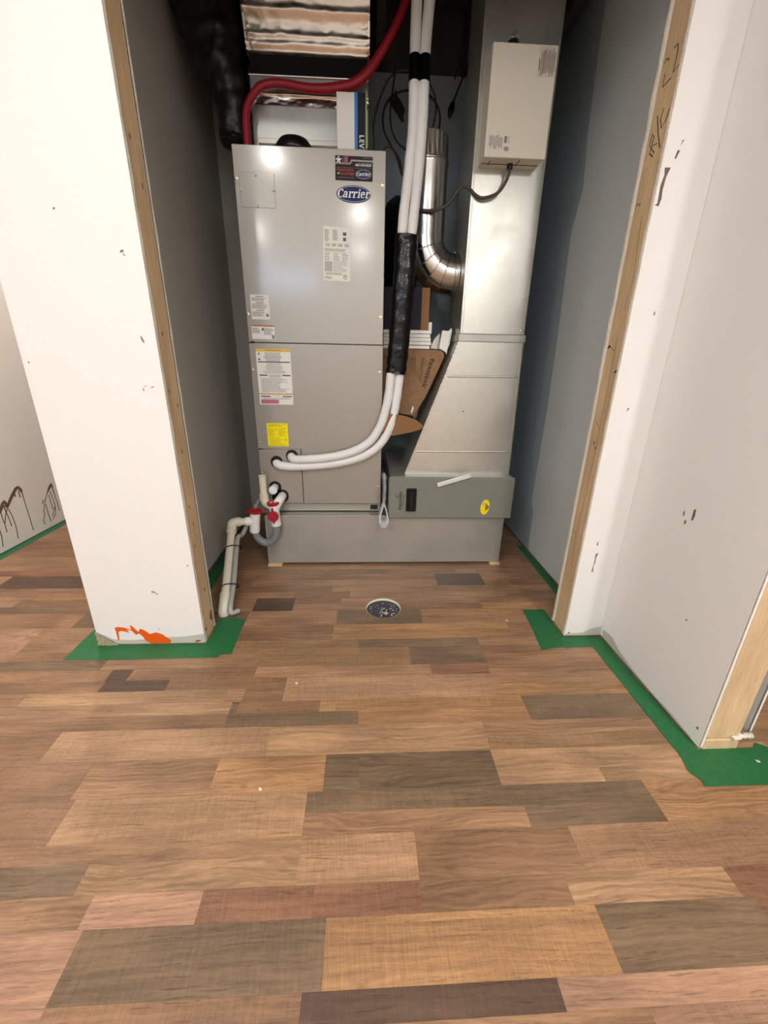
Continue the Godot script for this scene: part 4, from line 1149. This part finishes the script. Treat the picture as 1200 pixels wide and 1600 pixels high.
# ---------- supply plenum over the air handler ----------
func foil_sheet(x0: float, x1: float, y0: float, y1: float, z: float, amp: float, folds: Array, seed_: int, nx := 60, ny := 60, lean := 0.0) -> MB:
	var f := FastNoiseLite.new()
	f.seed = seed_
	f.frequency = 14.0
	f.fractal_octaves = 4
	var rows := []
	for i in ny + 1:
		var y := lerpf(y0, y1, float(i) / ny)
		var row := []
		for j in nx + 1:
			var x := lerpf(x0, x1, float(j) / nx)
			var d := amp * f.get_noise_2d(x * 0.7, y * 1.6)
			for q in folds: d += q[1] * exp(-pow((y - q[0] - 0.004 * f.get_noise_1d(x * 0.3 + q[0] * 50.0)) / q[2], 2.0))
			var edge := minf(x - x0, x1 - x)
			if edge < 0.03: d += amp * 1.6 * f.get_noise_2d(x * 3.0, y * 3.0 + 20.0) * (1.0 - edge / 0.03)
			row.append(Vector3(x, y, z + d + lean * maxf(0.0, y - 2.245)))
		rows.append(row)
	var mb := MB.new()
	mb.grid(rows, false)
	for k in mb.n.size():
		if mb.n[k].z < 0: mb.n[k] = -mb.n[k]
	var ixs := mb.ix.duplicate()
	mb.ix.clear()
	for k in range(0, ixs.size(), 3): mb.tri(ixs[k], ixs[k + 1], ixs[k + 2])
	return mb

func build_plenum() -> void:
	var o := thing("supply_plenum", "foil-taped supply plenum rising from the air handler's top", "plenum", Vector3(-0.22, 1.86, -2.42))
	var x0 := -0.476
	var x1 := 0.022
	part("lower_box", MB.new().box(Vector3(x0, 1.8585, -2.6), Vector3(x1, 2.163, -2.25), 0.002), M.galv, o)
	part("flange", MB.new().box(Vector3(x0 + 0.02, 1.931, -2.252), Vector3(x1, 1.952, -2.236), 0.002), M.rail, o)
	part("top_hem", MB.new().tube([Vector3(x0, 2.164, -2.247), Vector3(x1, 2.166, -2.247)], 0.006, 10), M.edge, o)
	part("foil_tape", foil_sheet(x0, x1, 2.068, 2.108, -2.246, 0.0028, [[2.104, 0.006, 0.006]], 5, 70, 14), M.foil, o, "crinkled foil tape")
	part("canvas_connector", MB.new().box(Vector3(x0 + 0.006, 2.163, -2.594), Vector3(x1 - 0.006, 2.245, -2.256)), M.canvas, o, "black flexible connector")
	part("upper_box", MB.new().box(Vector3(x0 + 0.004, 2.2455, -2.59), Vector3(x1 - 0.004, 2.745, -2.258), 0.004), M.galv, o)
	part("foil_wrap", foil_sheet(x0 - 0.004, x1 + 0.004, 2.232, 2.74, -2.25, 0.0016, [[2.262, 0.004, 0.012], [2.285, 0.003, 0.008], [2.318, -0.002, 0.02], [2.345, 0.005, 0.012], [2.395, 0.002, 0.03], [2.5, 0.004, 0.03]], 8, 90, 110, 0.42), M.foil, o, "wrinkled foil wrap")
	for s in [x0 - 0.004, x1 - 0.004]:
		part("foil_side", MB.new().prism(PackedVector2Array([Vector2(-2.58, 2.236), Vector2(-2.249, 2.236), Vector2(-2.249, 2.247), Vector2(-2.042, 2.74), Vector2(-2.58, 2.74)]), at(Vector3(s, 0, 0), FACE_LEFT), 0.008), M.foil, o)
	# zigzag cut of the tape
	var zz := MB.new()
	for k in 100:
		var x := x0 + (x1 - x0) * k / 100.0
		zz.prism(PackedVector2Array([Vector2(x, 2.236), Vector2(x + 0.005, 2.236), Vector2(x + 0.0025, 2.23)]), at(Vector3(0, 0, -2.2455)), 0.0006)
	part("tape_teeth", zz, M.foil, o)
	# carton standing on the air handler
	var c := thing("switch_carton", "white and navy product carton standing on the air handler's top", "carton", Vector3(-0.048, 1.859, -2.15))
	part("carton_body", MB.new().box(Vector3(-.108, 1.8592, -2.19), Vector3(.013, 2.064, -2.12), 0.001), M.white_board, c)
	part("light_blue_stripe", MB.new().box(Vector3(-.036, 1.8592, -2.1205), Vector3(-.023, 2.064, -2.1192)), mat(C(48, 130, 200), 0.4), c)
	part("navy_band", MB.new().box(Vector3(-.023, 1.8592, -2.1205), Vector3(.0095, 2.064, -2.1192)), M.navy, c)
	part("green_edge", MB.new().box(Vector3(.0095, 1.8592, -2.1205), Vector3(.0135, 2.064, -2.1192)), mat(C(150, 190, 60), 0.4), c)
	lettering("LEVITON", 0.027, Vector3(-.0065, 1.873, -2.1188), M.print_white, c, "Droid Sans", true, -PI / 2)
	# black bushing
	solo("rubber_bushing", MB.new().lathe(at(Vector3(-.29, 1.8585, -2.15)), [Vector2(0, 0), Vector2(0.078, 0), Vector2(0.08, 0.012), Vector2(0.076, 0.03), Vector2(0.06, 0.05), Vector2(0.03, 0.062), Vector2(0, 0.064)], 40, true), M.black_plastic, "low black round bushing on the air handler's top", "bushing")
	# red hose
	var pts := [Vector3(-.484, 1.8595, -2.16), Vector3(-.486, 1.95, -2.165), Vector3(-.483, 2.0, -2.17), Vector3(-.472, 2.036, -2.175), Vector3(-.452, 2.066, -2.18), Vector3(-.42, 2.097, -2.185), Vector3(-.368, 2.112, -2.19), Vector3(-.308, 2.112, -2.193), Vector3(-.243, 2.106, -2.195), Vector3(-.178, 2.104, -2.195), Vector3(-.113, 2.11, -2.195), Vector3(-.052, 2.122, -2.195), Vector3(-.007, 2.145, -2.193), Vector3(.032, 2.178, -2.19), Vector3(.07, 2.222, -2.187), Vector3(.103, 2.265, -2.183), Vector3(.132, 2.31, -2.18), Vector3(.158, 2.36, -2.18), Vector3(.18, 2.43, -2.18), Vector3(.2, 2.6, -2.18), Vector3(.2, 2.748, -2.18)]
	var rad := []
	var sp := smooth_path(pts, 5)
	for k in sp.size(): rad.append(0.0155 + 0.0035 * smoothstep(-0.3, -0.05, sp[k].x) - 0.003 * smoothstep(0.0, 0.12, sp[k].x))
	solo("red_hose", MB.new().tube(sp, rad, 16), M.red_hose, "red hose looping over the plenum from the air handler's top", "hose")
	# black wrapped flexible duct, upper left
	var f := FastNoiseLite.new()
	f.seed = 9
	f.frequency = 0.16
	var fp := smooth_path([Vector3(-.638, 2.74, -2.33), Vector3(-.636, 2.45, -2.32), Vector3(-.618, 2.32, -2.31), Vector3(-.594, 2.2, -2.3), Vector3(-.567, 2.1, -2.3), Vector3(-.568, 2.0, -2.3), Vector3(-.568, 1.95, -2.3), Vector3(-.568, 1.925, -2.3)], 10)
	rad = []
	for k in fp.size():
		var y: float = fp[k].y
		rad.append(lerpf(0.064, 0.142, smoothstep(1.98, 2.42, y)) * (1.0 if y > 1.96 else sqrt(maxf(0.05, 1.0 - pow((1.96 - y) / 0.036, 2.0)))))
	solo("flexible_duct", MB.new().tube(fp, rad, 40, true, [f, 0.13, 0.9, 1.2, 0.015, 1.1, 0.0]), M.black_wrap, "black plastic-wrapped flexible duct hanging at upper left", "duct")
	var f2 := FastNoiseLite.new()
	f2.seed = 10
	f2.frequency = 0.2
	var bp := smooth_path([Vector3(.202, 1.8, -2.803), Vector3(.202, 1.8, -2.71), Vector3(.202, 1.79, -2.6), Vector3(.202, 1.7, -2.47), Vector3(.202, 1.58, -2.46), Vector3(.202, 1.45, -2.5), Vector3(.202, 1.4, -2.65), Vector3(.202, 1.4, -2.803)], 8)
	solo("flexible_duct", MB.new().tube(bp, 0.088, 32, true, [f2, 0.12, 1.2, 1.3, 0.0, 0.0, 0.0]), M.black_wrap, "black flexible duct half hidden behind the white insulated lines", "duct")

# ---------- insulated lines ----------
# foam pressed thinner where the tape is wound round it
func squeezed(path: Array, r: float) -> Array:
	var out := []
	for p in path: out.append(r * (0.78 if p.y > 1.0 and p.y < 1.56 else 1.0))
	return out

func build_lines() -> void:
	var zt := -2.08
	var A := [Vector3(.2, 2.748, zt), Vector3(.2, 2.4, zt), Vector3(.199, 2.2, zt), Vector3(.2, 2.06, -2.07), Vector3(.2, 1.936, -2.06), Vector3(.193, 1.851, -2.055), Vector3(.183, 1.743, -2.05), Vector3(.172, 1.653, -2.045), Vector3(.166, 1.555, -2.035), Vector3(.16, 1.4, -2.03), Vector3(.152, 1.25, -2.03), Vector3(.142, 1.1, -2.03), Vector3(.131, .98, -2.03), Vector3(.122, .892, -2.03), Vector3(.106, .816, -2.03), Vector3(.081, .745, -2.03), Vector3(.034, .676, -2.028), Vector3(-.036, .631, -2.026), Vector3(-.136, .6, -2.025), Vector3(-.249, .586, -2.026), Vector3(-.32, .58, -2.03), Vector3(-.35, .583, -2.036), Vector3(-.362, .587, -2.05), Vector3(-.363, .588, -2.0608)]
	var B := [Vector3(.252, 2.748, zt), Vector3(.25, 2.4, zt), Vector3(.24, 2.2, zt), Vector3(.238, 2.06, -2.07), Vector3(.236, 1.938, -2.06), Vector3(.232, 1.853, -2.055), Vector3(.225, 1.745, -2.05), Vector3(.216, 1.655, -2.045), Vector3(.208, 1.555, -2.04), Vector3(.2, 1.4, -2.04), Vector3(.193, 1.25, -2.04), Vector3(.184, 1.1, -2.04), Vector3(.173, .98, -2.04), Vector3(.164, .892, -2.04), Vector3(.15, .801, -2.042), Vector3(.117, .706, -2.043), Vector3(.065, .639, -2.043), Vector3(-.009, .594, -2.0425), Vector3(-.107, .565, -2.0415), Vector3(-.22, .549, -2.0415), Vector3(-.345, .541, -2.0415), Vector3(-.41, .544, -2.045), Vector3(-.436, .551, -2.052), Vector3(-.441, .556, -2.0608)]
	var fw := FastNoiseLite.new()
	fw.seed = 4
	fw.frequency = 0.2
	var w := [fw, 0.07, 1.5, 1.0, 0.01, 2.3, 1.0]
	solo("insulated_line", MB.new().tube(smooth_path(A, 6), squeezed(smooth_path(A, 6), 0.0208), 18, true, w), M.insulation, "white insulated refrigerant line entering the upper hole of the coil panel", "pipe")
	solo("insulated_line", MB.new().tube(smooth_path(B, 6), squeezed(smooth_path(B, 6), 0.0212), 18, true, w), M.insulation, "white insulated refrigerant line entering the lower hole of the coil panel", "pipe")
	# spiral tape wrap over both
	var mid := smooth_path([Vector3(.187, 1.562, -2.037), Vector3(.18, 1.4, -2.034), Vector3(.172, 1.25, -2.034), Vector3(.163, 1.1, -2.034), Vector3(.154, .998, -2.034)], 18)
	solo("tape_wrap", MB.new().tube(mid, 0.0245, 28, true, [fw, 0.08, 1.2, 1.0, 0.03, 0.75, 0.2244], Vector2(1.98, 1.12)), M.black_tape, "shiny black tape wrapped around both white lines midway", "tape")
	for q in [[A, "left"], [B, "right"]]:
		var p: Array = q[0]
		var c0: Vector3 = p[2].lerp(p[3], 0.28)
		var c1: Vector3 = p[2].lerp(p[3], 0.86)
		solo("tape_band", MB.new().tube([c0, c0.lerp(c1, 0.3), c0.lerp(c1, 0.7), c1], 0.0226, 20), M.black_tape, "black tape band high on the %s white insulated line" % q[1], "tape")

# ---------- condensate drain ----------
func cap_red(p: Vector3, ax: Vector3, parent: Node3D, r := 0.022) -> void:
	var y := ax.normalized()
	var x := y.cross(Vector3(0.3, 0.1, 1)).normalized()
	var b := Basis(x, y, x.cross(y))
	part("red_cap", MB.new().lathe(at(p, b), [Vector2(r * 0.8, -0.006), Vector2(r, -0.004), Vector2(r * 1.08, 0.0), Vector2(r * 1.08, 0.006), Vector2(r * 0.9, 0.009), Vector2(r * 0.62, 0.009), Vector2(r * 0.55, 0.0055), Vector2(0, 0.0055)], 24), M.red_cap, parent, "dark red cap")

func build_drain() -> void:
	var o := thing("condensate_trap", "white condensate trap with red caps and drain pipe to the floor", "drain pipe", Vector3(-0.55, 0.0, -1.9))
	var zt := -1.972
	# right tee with its outlet elbow from the coil panel
	part("outlet_elbow", MB.new().tube(smooth_path([Vector3(-.425, .377, -2.0605), Vector3(-.425, .377, -2.02), Vector3(-.428, .374, -1.995), Vector3(-.437, .36, -1.987), Vector3(-.45, .335, zt)], 5), 0.0225, 18), M.pvc_white, o)
	rod_part("tee", [Vector3(-.455, .362, zt), Vector3(-.446, .246, zt)], 0.025, M.pvc_white, o, 0.002)
	cap_red(Vector3(-.455, .366, zt), Vector3(-0.05, 1, 0.12), o, 0.029)
	cap_red(Vector3(-.452, .308, zt + 0.029), Vector3(0, 0.1, 1), o, 0.0255)
	rod_part("tee_branch", [Vector3(-.452, .308, zt), Vector3(-.452, .308, zt + 0.0285)], 0.02, M.pvc_white, o)
	for q in [[-.455, .352, -.452, .33, zt + 0.036], [-.452, .288, -.451, .272, zt + 0.036], [-.58, .322, -.598, .317, zt + 0.003], [-.525, .324, -.5, .322, zt + 0.003]]:
		part("cap_strap", MB.new().stroke([Vector2(q[0], q[1]), Vector2(q[2], q[3])], 0.011, at(Vector3(0, 0, q[4])), 0.003), M.red_cap, o)
	part("clear_trap_tube", MB.new().tube(smooth_path([Vector3(-.447, .25, zt), Vector3(-.447, .215, zt), Vector3(-.455, .185, zt), Vector3(-.475, .158, zt), Vector3(-.502, .146, zt), Vector3(-.53, .156, zt), Vector3(-.55, .18, zt), Vector3(-.56, .21, zt), Vector3(-.56, .228, zt)], 5), 0.0192, 20), M.grey_tube, o, "translucent grey trap tube")
	rod_part("tee", [Vector3(-.561, .21, zt), Vector3(-.549, .318, zt)], 0.0255, M.pvc_white, o, 0.002)
	cap_red(Vector3(-.549, .322, zt), Vector3(0.1, 1, 0.08), o, 0.03)
	rod_part("tee_branch", [Vector3(-.557, .27, zt), Vector3(-.6, .271, zt + 0.008)], 0.0235, M.pvc_white, o)
	rod_part("nipple", [Vector3(-.598, .271, zt + 0.008), Vector3(-.63, .272, zt + 0.014)], 0.0188, M.pvc, o)
	var e0 := Vector3(-.664, .245, -1.94)
	var fl := Vector3(-.607, .04, -1.565)
	var dv := (fl - e0).normalized()
	part("elbow", MB.new().tube(smooth_path([Vector3(-.622, .2718, zt + 0.012), Vector3(-.645, .272, zt + 0.018), Vector3(-.661, .266, zt + 0.027), e0, e0 + dv * 0.03], 5), 0.0238, 18), M.pvc, o)
	part("down_pipe", MB.new().tube([e0, e0.lerp(fl, 0.5), fl], 0.0188, 18), M.pvc, o)
	part("floor_elbow", MB.new().tube(smooth_path([fl - dv * 0.05, fl, fl + Vector3(0.0, -0.02, 0.018), fl + Vector3(0, -0.039, 0.02)], 4), 0.0238, 18), M.pvc, o)
	var tb := Vector3(0.035, 0.004, -0.004)
	for s in [0.3, 0.8]:
		var c := e0.lerp(fl, s) + tb * 0.5
		var ring := []
		for k in 25:
			var a := TAU * k / 24
			var sd := dv.cross(Vector3(0, 1, 0)).normalized()
			var upv := sd.cross(dv)
			ring.append(c - sd * cos(a) * 0.036 * -1.0 + upv * sin(a) * 0.0215)
		part("zip_tie", MB.new().tube(ring, 0.0028, 6, false), M.zip, o, "black zip tie")
	# grey hose strapped along the pipe
	var hp := [Vector3(-.545, .36, -2.3), Vector3(-.56, .335, -2.12), Vector3(-.59, .27, -2.03), Vector3(-.615, .21, -1.94)]
	for s in [0.15, 0.3, 0.55, 0.8]: hp.append(e0.lerp(fl, s) + tb * (0.9 if s > 0.2 else 1.0))
	hp.append_array([Vector3(-.575, .05, -1.55), Vector3(-.57, .024, -1.525), Vector3(-.555, .02, -1.53), Vector3(-.543, .018, -1.545)])
	solo("vinyl_hose", MB.new().tube(smooth_path(hp, 6), 0.0112, 14), M.hose, "grey translucent hose strapped along the sloping drain pipe", "hose")
	# open vent stub
	part("vent_pipe", MB.new().lathe(at(Vector3(-.505, .4, -2.0)), [Vector2(0.0178, 0), Vector2(0.0178, 0.1), Vector2(0.0195, 0.102), Vector2(0.0195, 0.105), Vector2(0.0152, 0.105), Vector2(0.0152, 0.02)], 20), M.pvc, o, "short upright cream vent pipe")
	part("vent_elbow", MB.new().tube(smooth_path([Vector3(-.505, .408, -2.0), Vector3(-.504, .378, -2.0), Vector3(-.497, .36, -2.0), Vector3(-.482, .352, -1.99), Vector3(-.46, .35, zt)], 5), 0.0222, 18), M.pvc, o)

# ---------- stored things between air handler and duct ----------
func build_storage() -> void:
	var zf := -2.15
	var o := thing("fan_carton", "brown cardboard carton wedged between air handler and slanted duct", "carton", Vector3(0.24, 0.72, -2.3))
	part("carton_body", MB.new().prism(PackedVector2Array([Vector2(.097, 1.113), Vector2(.385, 1.108), Vector2(.398, 1.098), Vector2(.404, 1.08), Vector2(.375, 1.01), Vector2(.32, .885), Vector2(.297, .845), Vector2(.262, .79), Vector2(.097, .815)]), at(Vector3(0, 0, zf)), 0.3), M.card, o)
	part("bottom_flap", MB.new().prism(PackedVector2Array([Vector2(.097, .822), Vector2(.2, .81), Vector2(.26, .79), Vector2(.29, .77), Vector2(.299, .757), Vector2(.285, .742), Vector2(.24, .728), Vector2(.165, .712), Vector2(.097, .705)]), at(Vector3(0, 0, zf + 0.03), Basis(Vector3(1, 0, 0), 0.12)), 0.005), M.card_dark, o, "bent open bottom flap")
	part("side_flap", MB.new().prism(PackedVector2Array([Vector2(.262, .792), Vector2(.285, .835), Vector2(.303, .85), Vector2(.312, .86), Vector2(.306, .82), Vector2(.297, .775), Vector2(.285, .765)]), at(Vector3(0, 0, zf + 0.004), Basis(Vector3(0, 1, 0), 0.25)), 0.004), M.card, o)
	part("torn_edge", MB.new().prism(PackedVector2Array([Vector2(.252, .8), Vector2(.262, .83), Vector2(.256, .84), Vector2(.246, .81)]), at(Vector3(0, 0, zf + 0.006)), 0.003), M.white_board, o)
	lettering("Panasonic", 0.03, Vector3(.327, 1.0, zf + 0.001), M.print_black, o, "Droid Sans", true, -1.83)
	lettering("FV-0511VQ1", 0.0205, Vector3(.291, 1.016, zf + 0.001), M.print_black, o, "Droid Sans", false, -1.66)
	var sm := MB.new()
	for k in 4: sm.stroke([Vector2(.232 + k * 0.009, 1.075), Vector2(.23 + k * 0.009, 1.02 - 0.01 * (k % 2))], 0.003, at(Vector3(0, 0, zf + 0.0006)))
	part("small_print", sm, mat(C(96, 70, 46), 0.8), o)
	var lay := [1.1135, 1.131, 1.148, 1.165, 1.1825]
	for k in lay.size():
		var y: float = lay[k]
		solo("white_board", MB.new().box(Vector3(.098 + 0.002 * (k % 2), y, zf - 0.2), Vector3(.328 + 0.003 * ((k * 2) % 3), y + 0.0152, zf + 0.004 * ((k * 3) % 4) * 0.5), 0.0012), M.white_board, ["white board lowest in the small stack on the carton", "second white board from the bottom of the small stack", "middle white board of the small stack on the carton", "second white board from the top of the small stack", "white board topmost in the stack under the navy box"][k], "board", "white boards stacked on the carton")
	var b := thing("navy_box", "dark navy box with kraft side standing on the white boards", "box", Vector3(0.21, 1.1985, -2.25))
	part("box_body", MB.new().box(Vector3(.1, 1.1985, zf - 0.2), Vector3(.317, 1.382, zf - 0.002), 0.0012), M.card_dark, b)
	part("navy_face", MB.new().box(Vector3(.1, 1.1995, zf - 0.002), Vector3(.279, 1.3815, zf - 0.0008)), M.navy, b)
	solo("white_block", MB.new().box(Vector3(.319, 1.1985, zf - 0.06), Vector3(.337, 1.236, zf - 0.02), 0.002), M.white_board, "small white block beside the navy box", "block")
	var ch := MB.new()
	ch.prism(PackedVector2Array([Vector2(.384, 1.198), Vector2(.422, 1.196), Vector2(.412, 1.09), Vector2(.405, 1.102), Vector2(.373, 1.118)]), at(Vector3(0, 0, zf + 0.014)), 0.012)
	solo("white_channel", ch, M.white_board, "white trim piece leaning between carton and duct", "trim piece")
	solo("metal_offcut", MB.new().prism(PackedVector2Array([Vector2(.334, 1.118), Vector2(.352, 1.16), Vector2(.38, 1.19), Vector2(.378, 1.114)]), at(Vector3(0, 0, zf - 0.02)), 0.002), M.galv_dull, "thin grey sheet-metal offcut behind the white trim piece", "offcut")
	var an := MB.new()
	an.prism(PackedVector2Array([Vector2(.42, 1.2), Vector2(.432, 1.212), Vector2(.436, 1.2), Vector2(.428, 1.135), Vector2(.412, 1.1)]), at(Vector3(0, 0, zf - 0.01)), 0.05)
	solo("metal_angle", an, M.galv, "narrow galvanized angle leaning against the duct collar", "metal angle")
	# rolled papers in the gap beside the filter cabinet
	var r := thing("rolled_manual", "rolled paper in clear wrap hanging beside the filter cabinet", "paper roll", Vector3(0.107, 0.25, -1.985))
	for sh in [[1.0, 0.0], [0.82, 0.004]]:
		var outr := []
		var inn := []
		for k in 26:
			var a := TAU * k / 26 - PI / 2
			var y: float = 0.247 + 0.045 + sin(a) * 0.045
			var x: float = 0.107 + cos(a) * 0.0245 * sh[0]
			if sin(a) > 0.0:
				x = 0.107 + cos(a) * 0.0245 * sh[0] * (1.0 - 0.55 * sin(a))
				y = 0.292 + sin(a) * 0.085
			y = 0.292 + (y - 0.292) * sh[0] + sh[1]
			outr.append(Vector2(x, y))
			inn.append(Vector2(0.107 + (x - 0.107) * 0.86, 0.295 + (y - 0.295) * 0.94))
		var rm := MB.new()
		for k in 26:
			var q := (k + 1) % 26
			rm.prism(PackedVector2Array([outr[k], outr[q], inn[q], inn[k]]), at(Vector3(0, 0, -1.935 - sh[1])), 0.066)
		part("paper_sheet", rm, M.paper, r)
	part("plastic_tail", MB.new().tube(smooth_path([Vector3(.108, .365, -1.985), Vector3(.112, .42, -2.0), Vector3(.112, .47, -2.02), Vector3(.108, .51, -2.04)], 5), [0.01, 0.0095, 0.009, 0.0095, 0.01, 0.011, 0.011, 0.01, 0.01, 0.0105, 0.011, 0.012, 0.012, 0.011, 0.01, 0.008], 9, true, [null, 0, 0, 0, 0.25, 1.3, 2.1]), M.film, r, "crumpled clear wrap")

# ---------- cables ----------
func cable(label: String, pts: Array, r: float, m: Material, called := "cable") -> void:
	solo(called, MB.new().tube(smooth_path(pts, 7), r, 10), m, label, "cable")

func build_wires() -> void:
	cable("brown power cable curving from the control box to the round pipe", [Vector3(.588, 1.79, -1.985), Vector3(.587, 1.77, -1.985), Vector3(.578, 1.745, -1.988), Vector3(.558, 1.715, -1.995), Vector3(.53, 1.7, -2.0), Vector3(.49, 1.695, -2.01), Vector3(.462, 1.71, -2.02), Vector3(.435, 1.735, -2.03), Vector3(.41, 1.74, -2.04), Vector3(.385, 1.715, -2.05), Vector3(.36, 1.685, -2.06), Vector3(.33, 1.67, -2.07), Vector3(.29, 1.668, -2.09), Vector3(.25, 1.67, -2.1), Vector3(.215, 1.672, -2.13)], 0.0062, M.cable)
	var z := -2.5
	cable("dark cable loop rising from behind the air handler's corner", [Vector3(.05, 1.98, z), Vector3(.052, 2.06, z), Vector3(.05, 2.12, z), Vector3(.068, 2.2, z), Vector3(.1, 2.27, z), Vector3(.135, 2.315, z), Vector3(.19, 2.335, z), Vector3(.25, 2.33, z), Vector3(.31, 2.295, z), Vector3(.345, 2.24, z), Vector3(.35, 2.18, z), Vector3(.335, 2.11, z), Vector3(.31, 2.05, z)], 0.0042, M.cable)
	cable("dark cable coil behind the white insulated lines", [Vector3(.33, 2.06, z + .02), Vector3(.36, 2.1, z + .02), Vector3(.37, 2.15, z + .02), Vector3(.355, 2.2, z + .02), Vector3(.31, 2.24, z + .02), Vector3(.24, 2.255, z + .02), Vector3(.17, 2.245, z + .02), Vector3(.12, 2.215, z + .02), Vector3(.095, 2.16, z + .02), Vector3(.1, 2.1, z + .02), Vector3(.13, 2.05, z + .02), Vector3(.165, 2.0, z + .02), Vector3(.19, 1.93, z + .02)], 0.0045, M.black_cable)
	cable("black cable swinging down behind the white lines", [Vector3(.15, 2.33, z + .04), Vector3(.137, 2.24, z + .04), Vector3(.128, 2.17, z + .04), Vector3(.135, 2.1, z + .04), Vector3(.165, 2.05, z + .04), Vector3(.21, 2.02, z + .04), Vector3(.26, 1.99, z + .04)], 0.004, M.black_cable)
	cable("brown cable arching from the air handler's top right corner", [Vector3(.075, 1.862, -2.2), Vector3(.085, 1.91, -2.2), Vector3(.11, 1.935, -2.22), Vector3(.14, 1.93, -2.25), Vector3(.17, 1.9, -2.28), Vector3(.18, 1.86, -2.3)], 0.0045, M.cable)
	solo("tape_flag", MB.new().prism(PackedVector2Array([Vector2(.118, 2.195), Vector2(.137, 2.2), Vector2(.15, 2.24), Vector2(.156, 2.215), Vector2(.18, 2.19), Vector2(.196, 2.165), Vector2(.19, 2.135), Vector2(.193, 2.12), Vector2(.18, 2.118), Vector2(.16, 2.145), Vector2(.14, 2.165)]), at(Vector3(0, 0, z + 0.06)), 0.004), M.black_plastic, "black tape flag dangling among the cable loops", "tape")
	cable("black cable slanting down from the ceiling near the control box", [Vector3(.66, 2.745, -2.6), Vector3(.58, 2.6, -2.65), Vector3(.52, 2.45, -2.7), Vector3(.49, 2.38, -2.72), Vector3(.47, 2.33, -2.74)], 0.0045, M.black_cable)
	cable("second black cable running beside the slanting one", [Vector3(.62, 2.745, -2.62), Vector3(.545, 2.6, -2.67), Vector3(.5, 2.5, -2.72), Vector3(.475, 2.44, -2.75)], 0.004, M.black_cable)
	solo("cable_plug", MB.new().tube(smooth_path([Vector3(.474, 2.345, -2.74), Vector3(.468, 2.32, -2.74), Vector3(.462, 2.295, -2.742), Vector3(.458, 2.275, -2.744)], 4), [0.006, 0.009, 0.012, 0.014, 0.015, 0.016, 0.0155, 0.015, 0.013, 0.011, 0.008, 0.006, 0.004], 12), M.black_plastic, "small black plug at the end of the slanting cable", "plug")

# ---------- small things on the floor ----------
func build_bits() -> void:
	var c := Vector2(0.093, -1.58)
	var o := thing("floor_drain", "round hole in the floor with dark debris-strewn bottom", "floor drain", Vector3(c.x, -0.0125, c.y))
	var base := at(Vector3(c.x, 0, c.y))
	part("bottom_plate", MB.new().lathe(base, [Vector2(0, -0.0105), Vector2(0.0785, -0.0105), Vector2(0.0785, -0.0124)], 40), mat(C(52, 54, 66), 0.4), o)
	part("cut_rim", MB.new().lathe(base, [Vector2(0.0765, -0.0104), Vector2(0.0768, -0.001), Vector2(0.0787, -0.0004)], 40, true), M.gypsum, o)
	var deb := MB.new()
	var r := RandomNumberGenerator.new()
	r.seed = 77
	for k in 46:
		var p := Vector2.from_angle(r.randf() * TAU) * 0.07 * sqrt(r.randf())
		if k > 22: p = Vector2(r.randf_range(-0.02, 0.045), r.randf_range(-0.01, 0.05))
		var s := Vector3(r.randf_range(0.002, 0.0045), 0.0022, r.randf_range(0.002, 0.005)) if k <= 22 else Vector3(r.randf_range(0.005, 0.014), 0.002, r.randf_range(0.002, 0.004))
		deb.obox(at(Vector3(c.x + p.x, -0.0092, c.y + p.y), Basis(Vector3(0, 1, 0), r.randf() * TAU)), s, 0.0006)
	part("debris", deb, mat(C(226, 212, 180), 0.8), o).set_meta("kind", "stuff")
	for q in [[-.233, -1.13, 0.4, "white paint chip on the tan board left of centre"], [.624, -1.475, 1.0, "tiny white speck on the closet floor near the right return"], [-.27, -.76, 0.2, "tiny pale chip on the boards at middle left"], [1.12, -.79, 0.8, "pale plaster crumb on the tape before the bare stud"]]:
		solo("paint_chip", MB.new().prism(PackedVector2Array([Vector2(0, 0), Vector2(.006, .002), Vector2(.009, .007), Vector2(.004, .009), Vector2(-.001, .005)]), at(Vector3(q[0], 0.002 if q[0] < 1 else 0.0045, q[1]), UPWARD), 0.0018), M.gypsum, q[3], "debris")
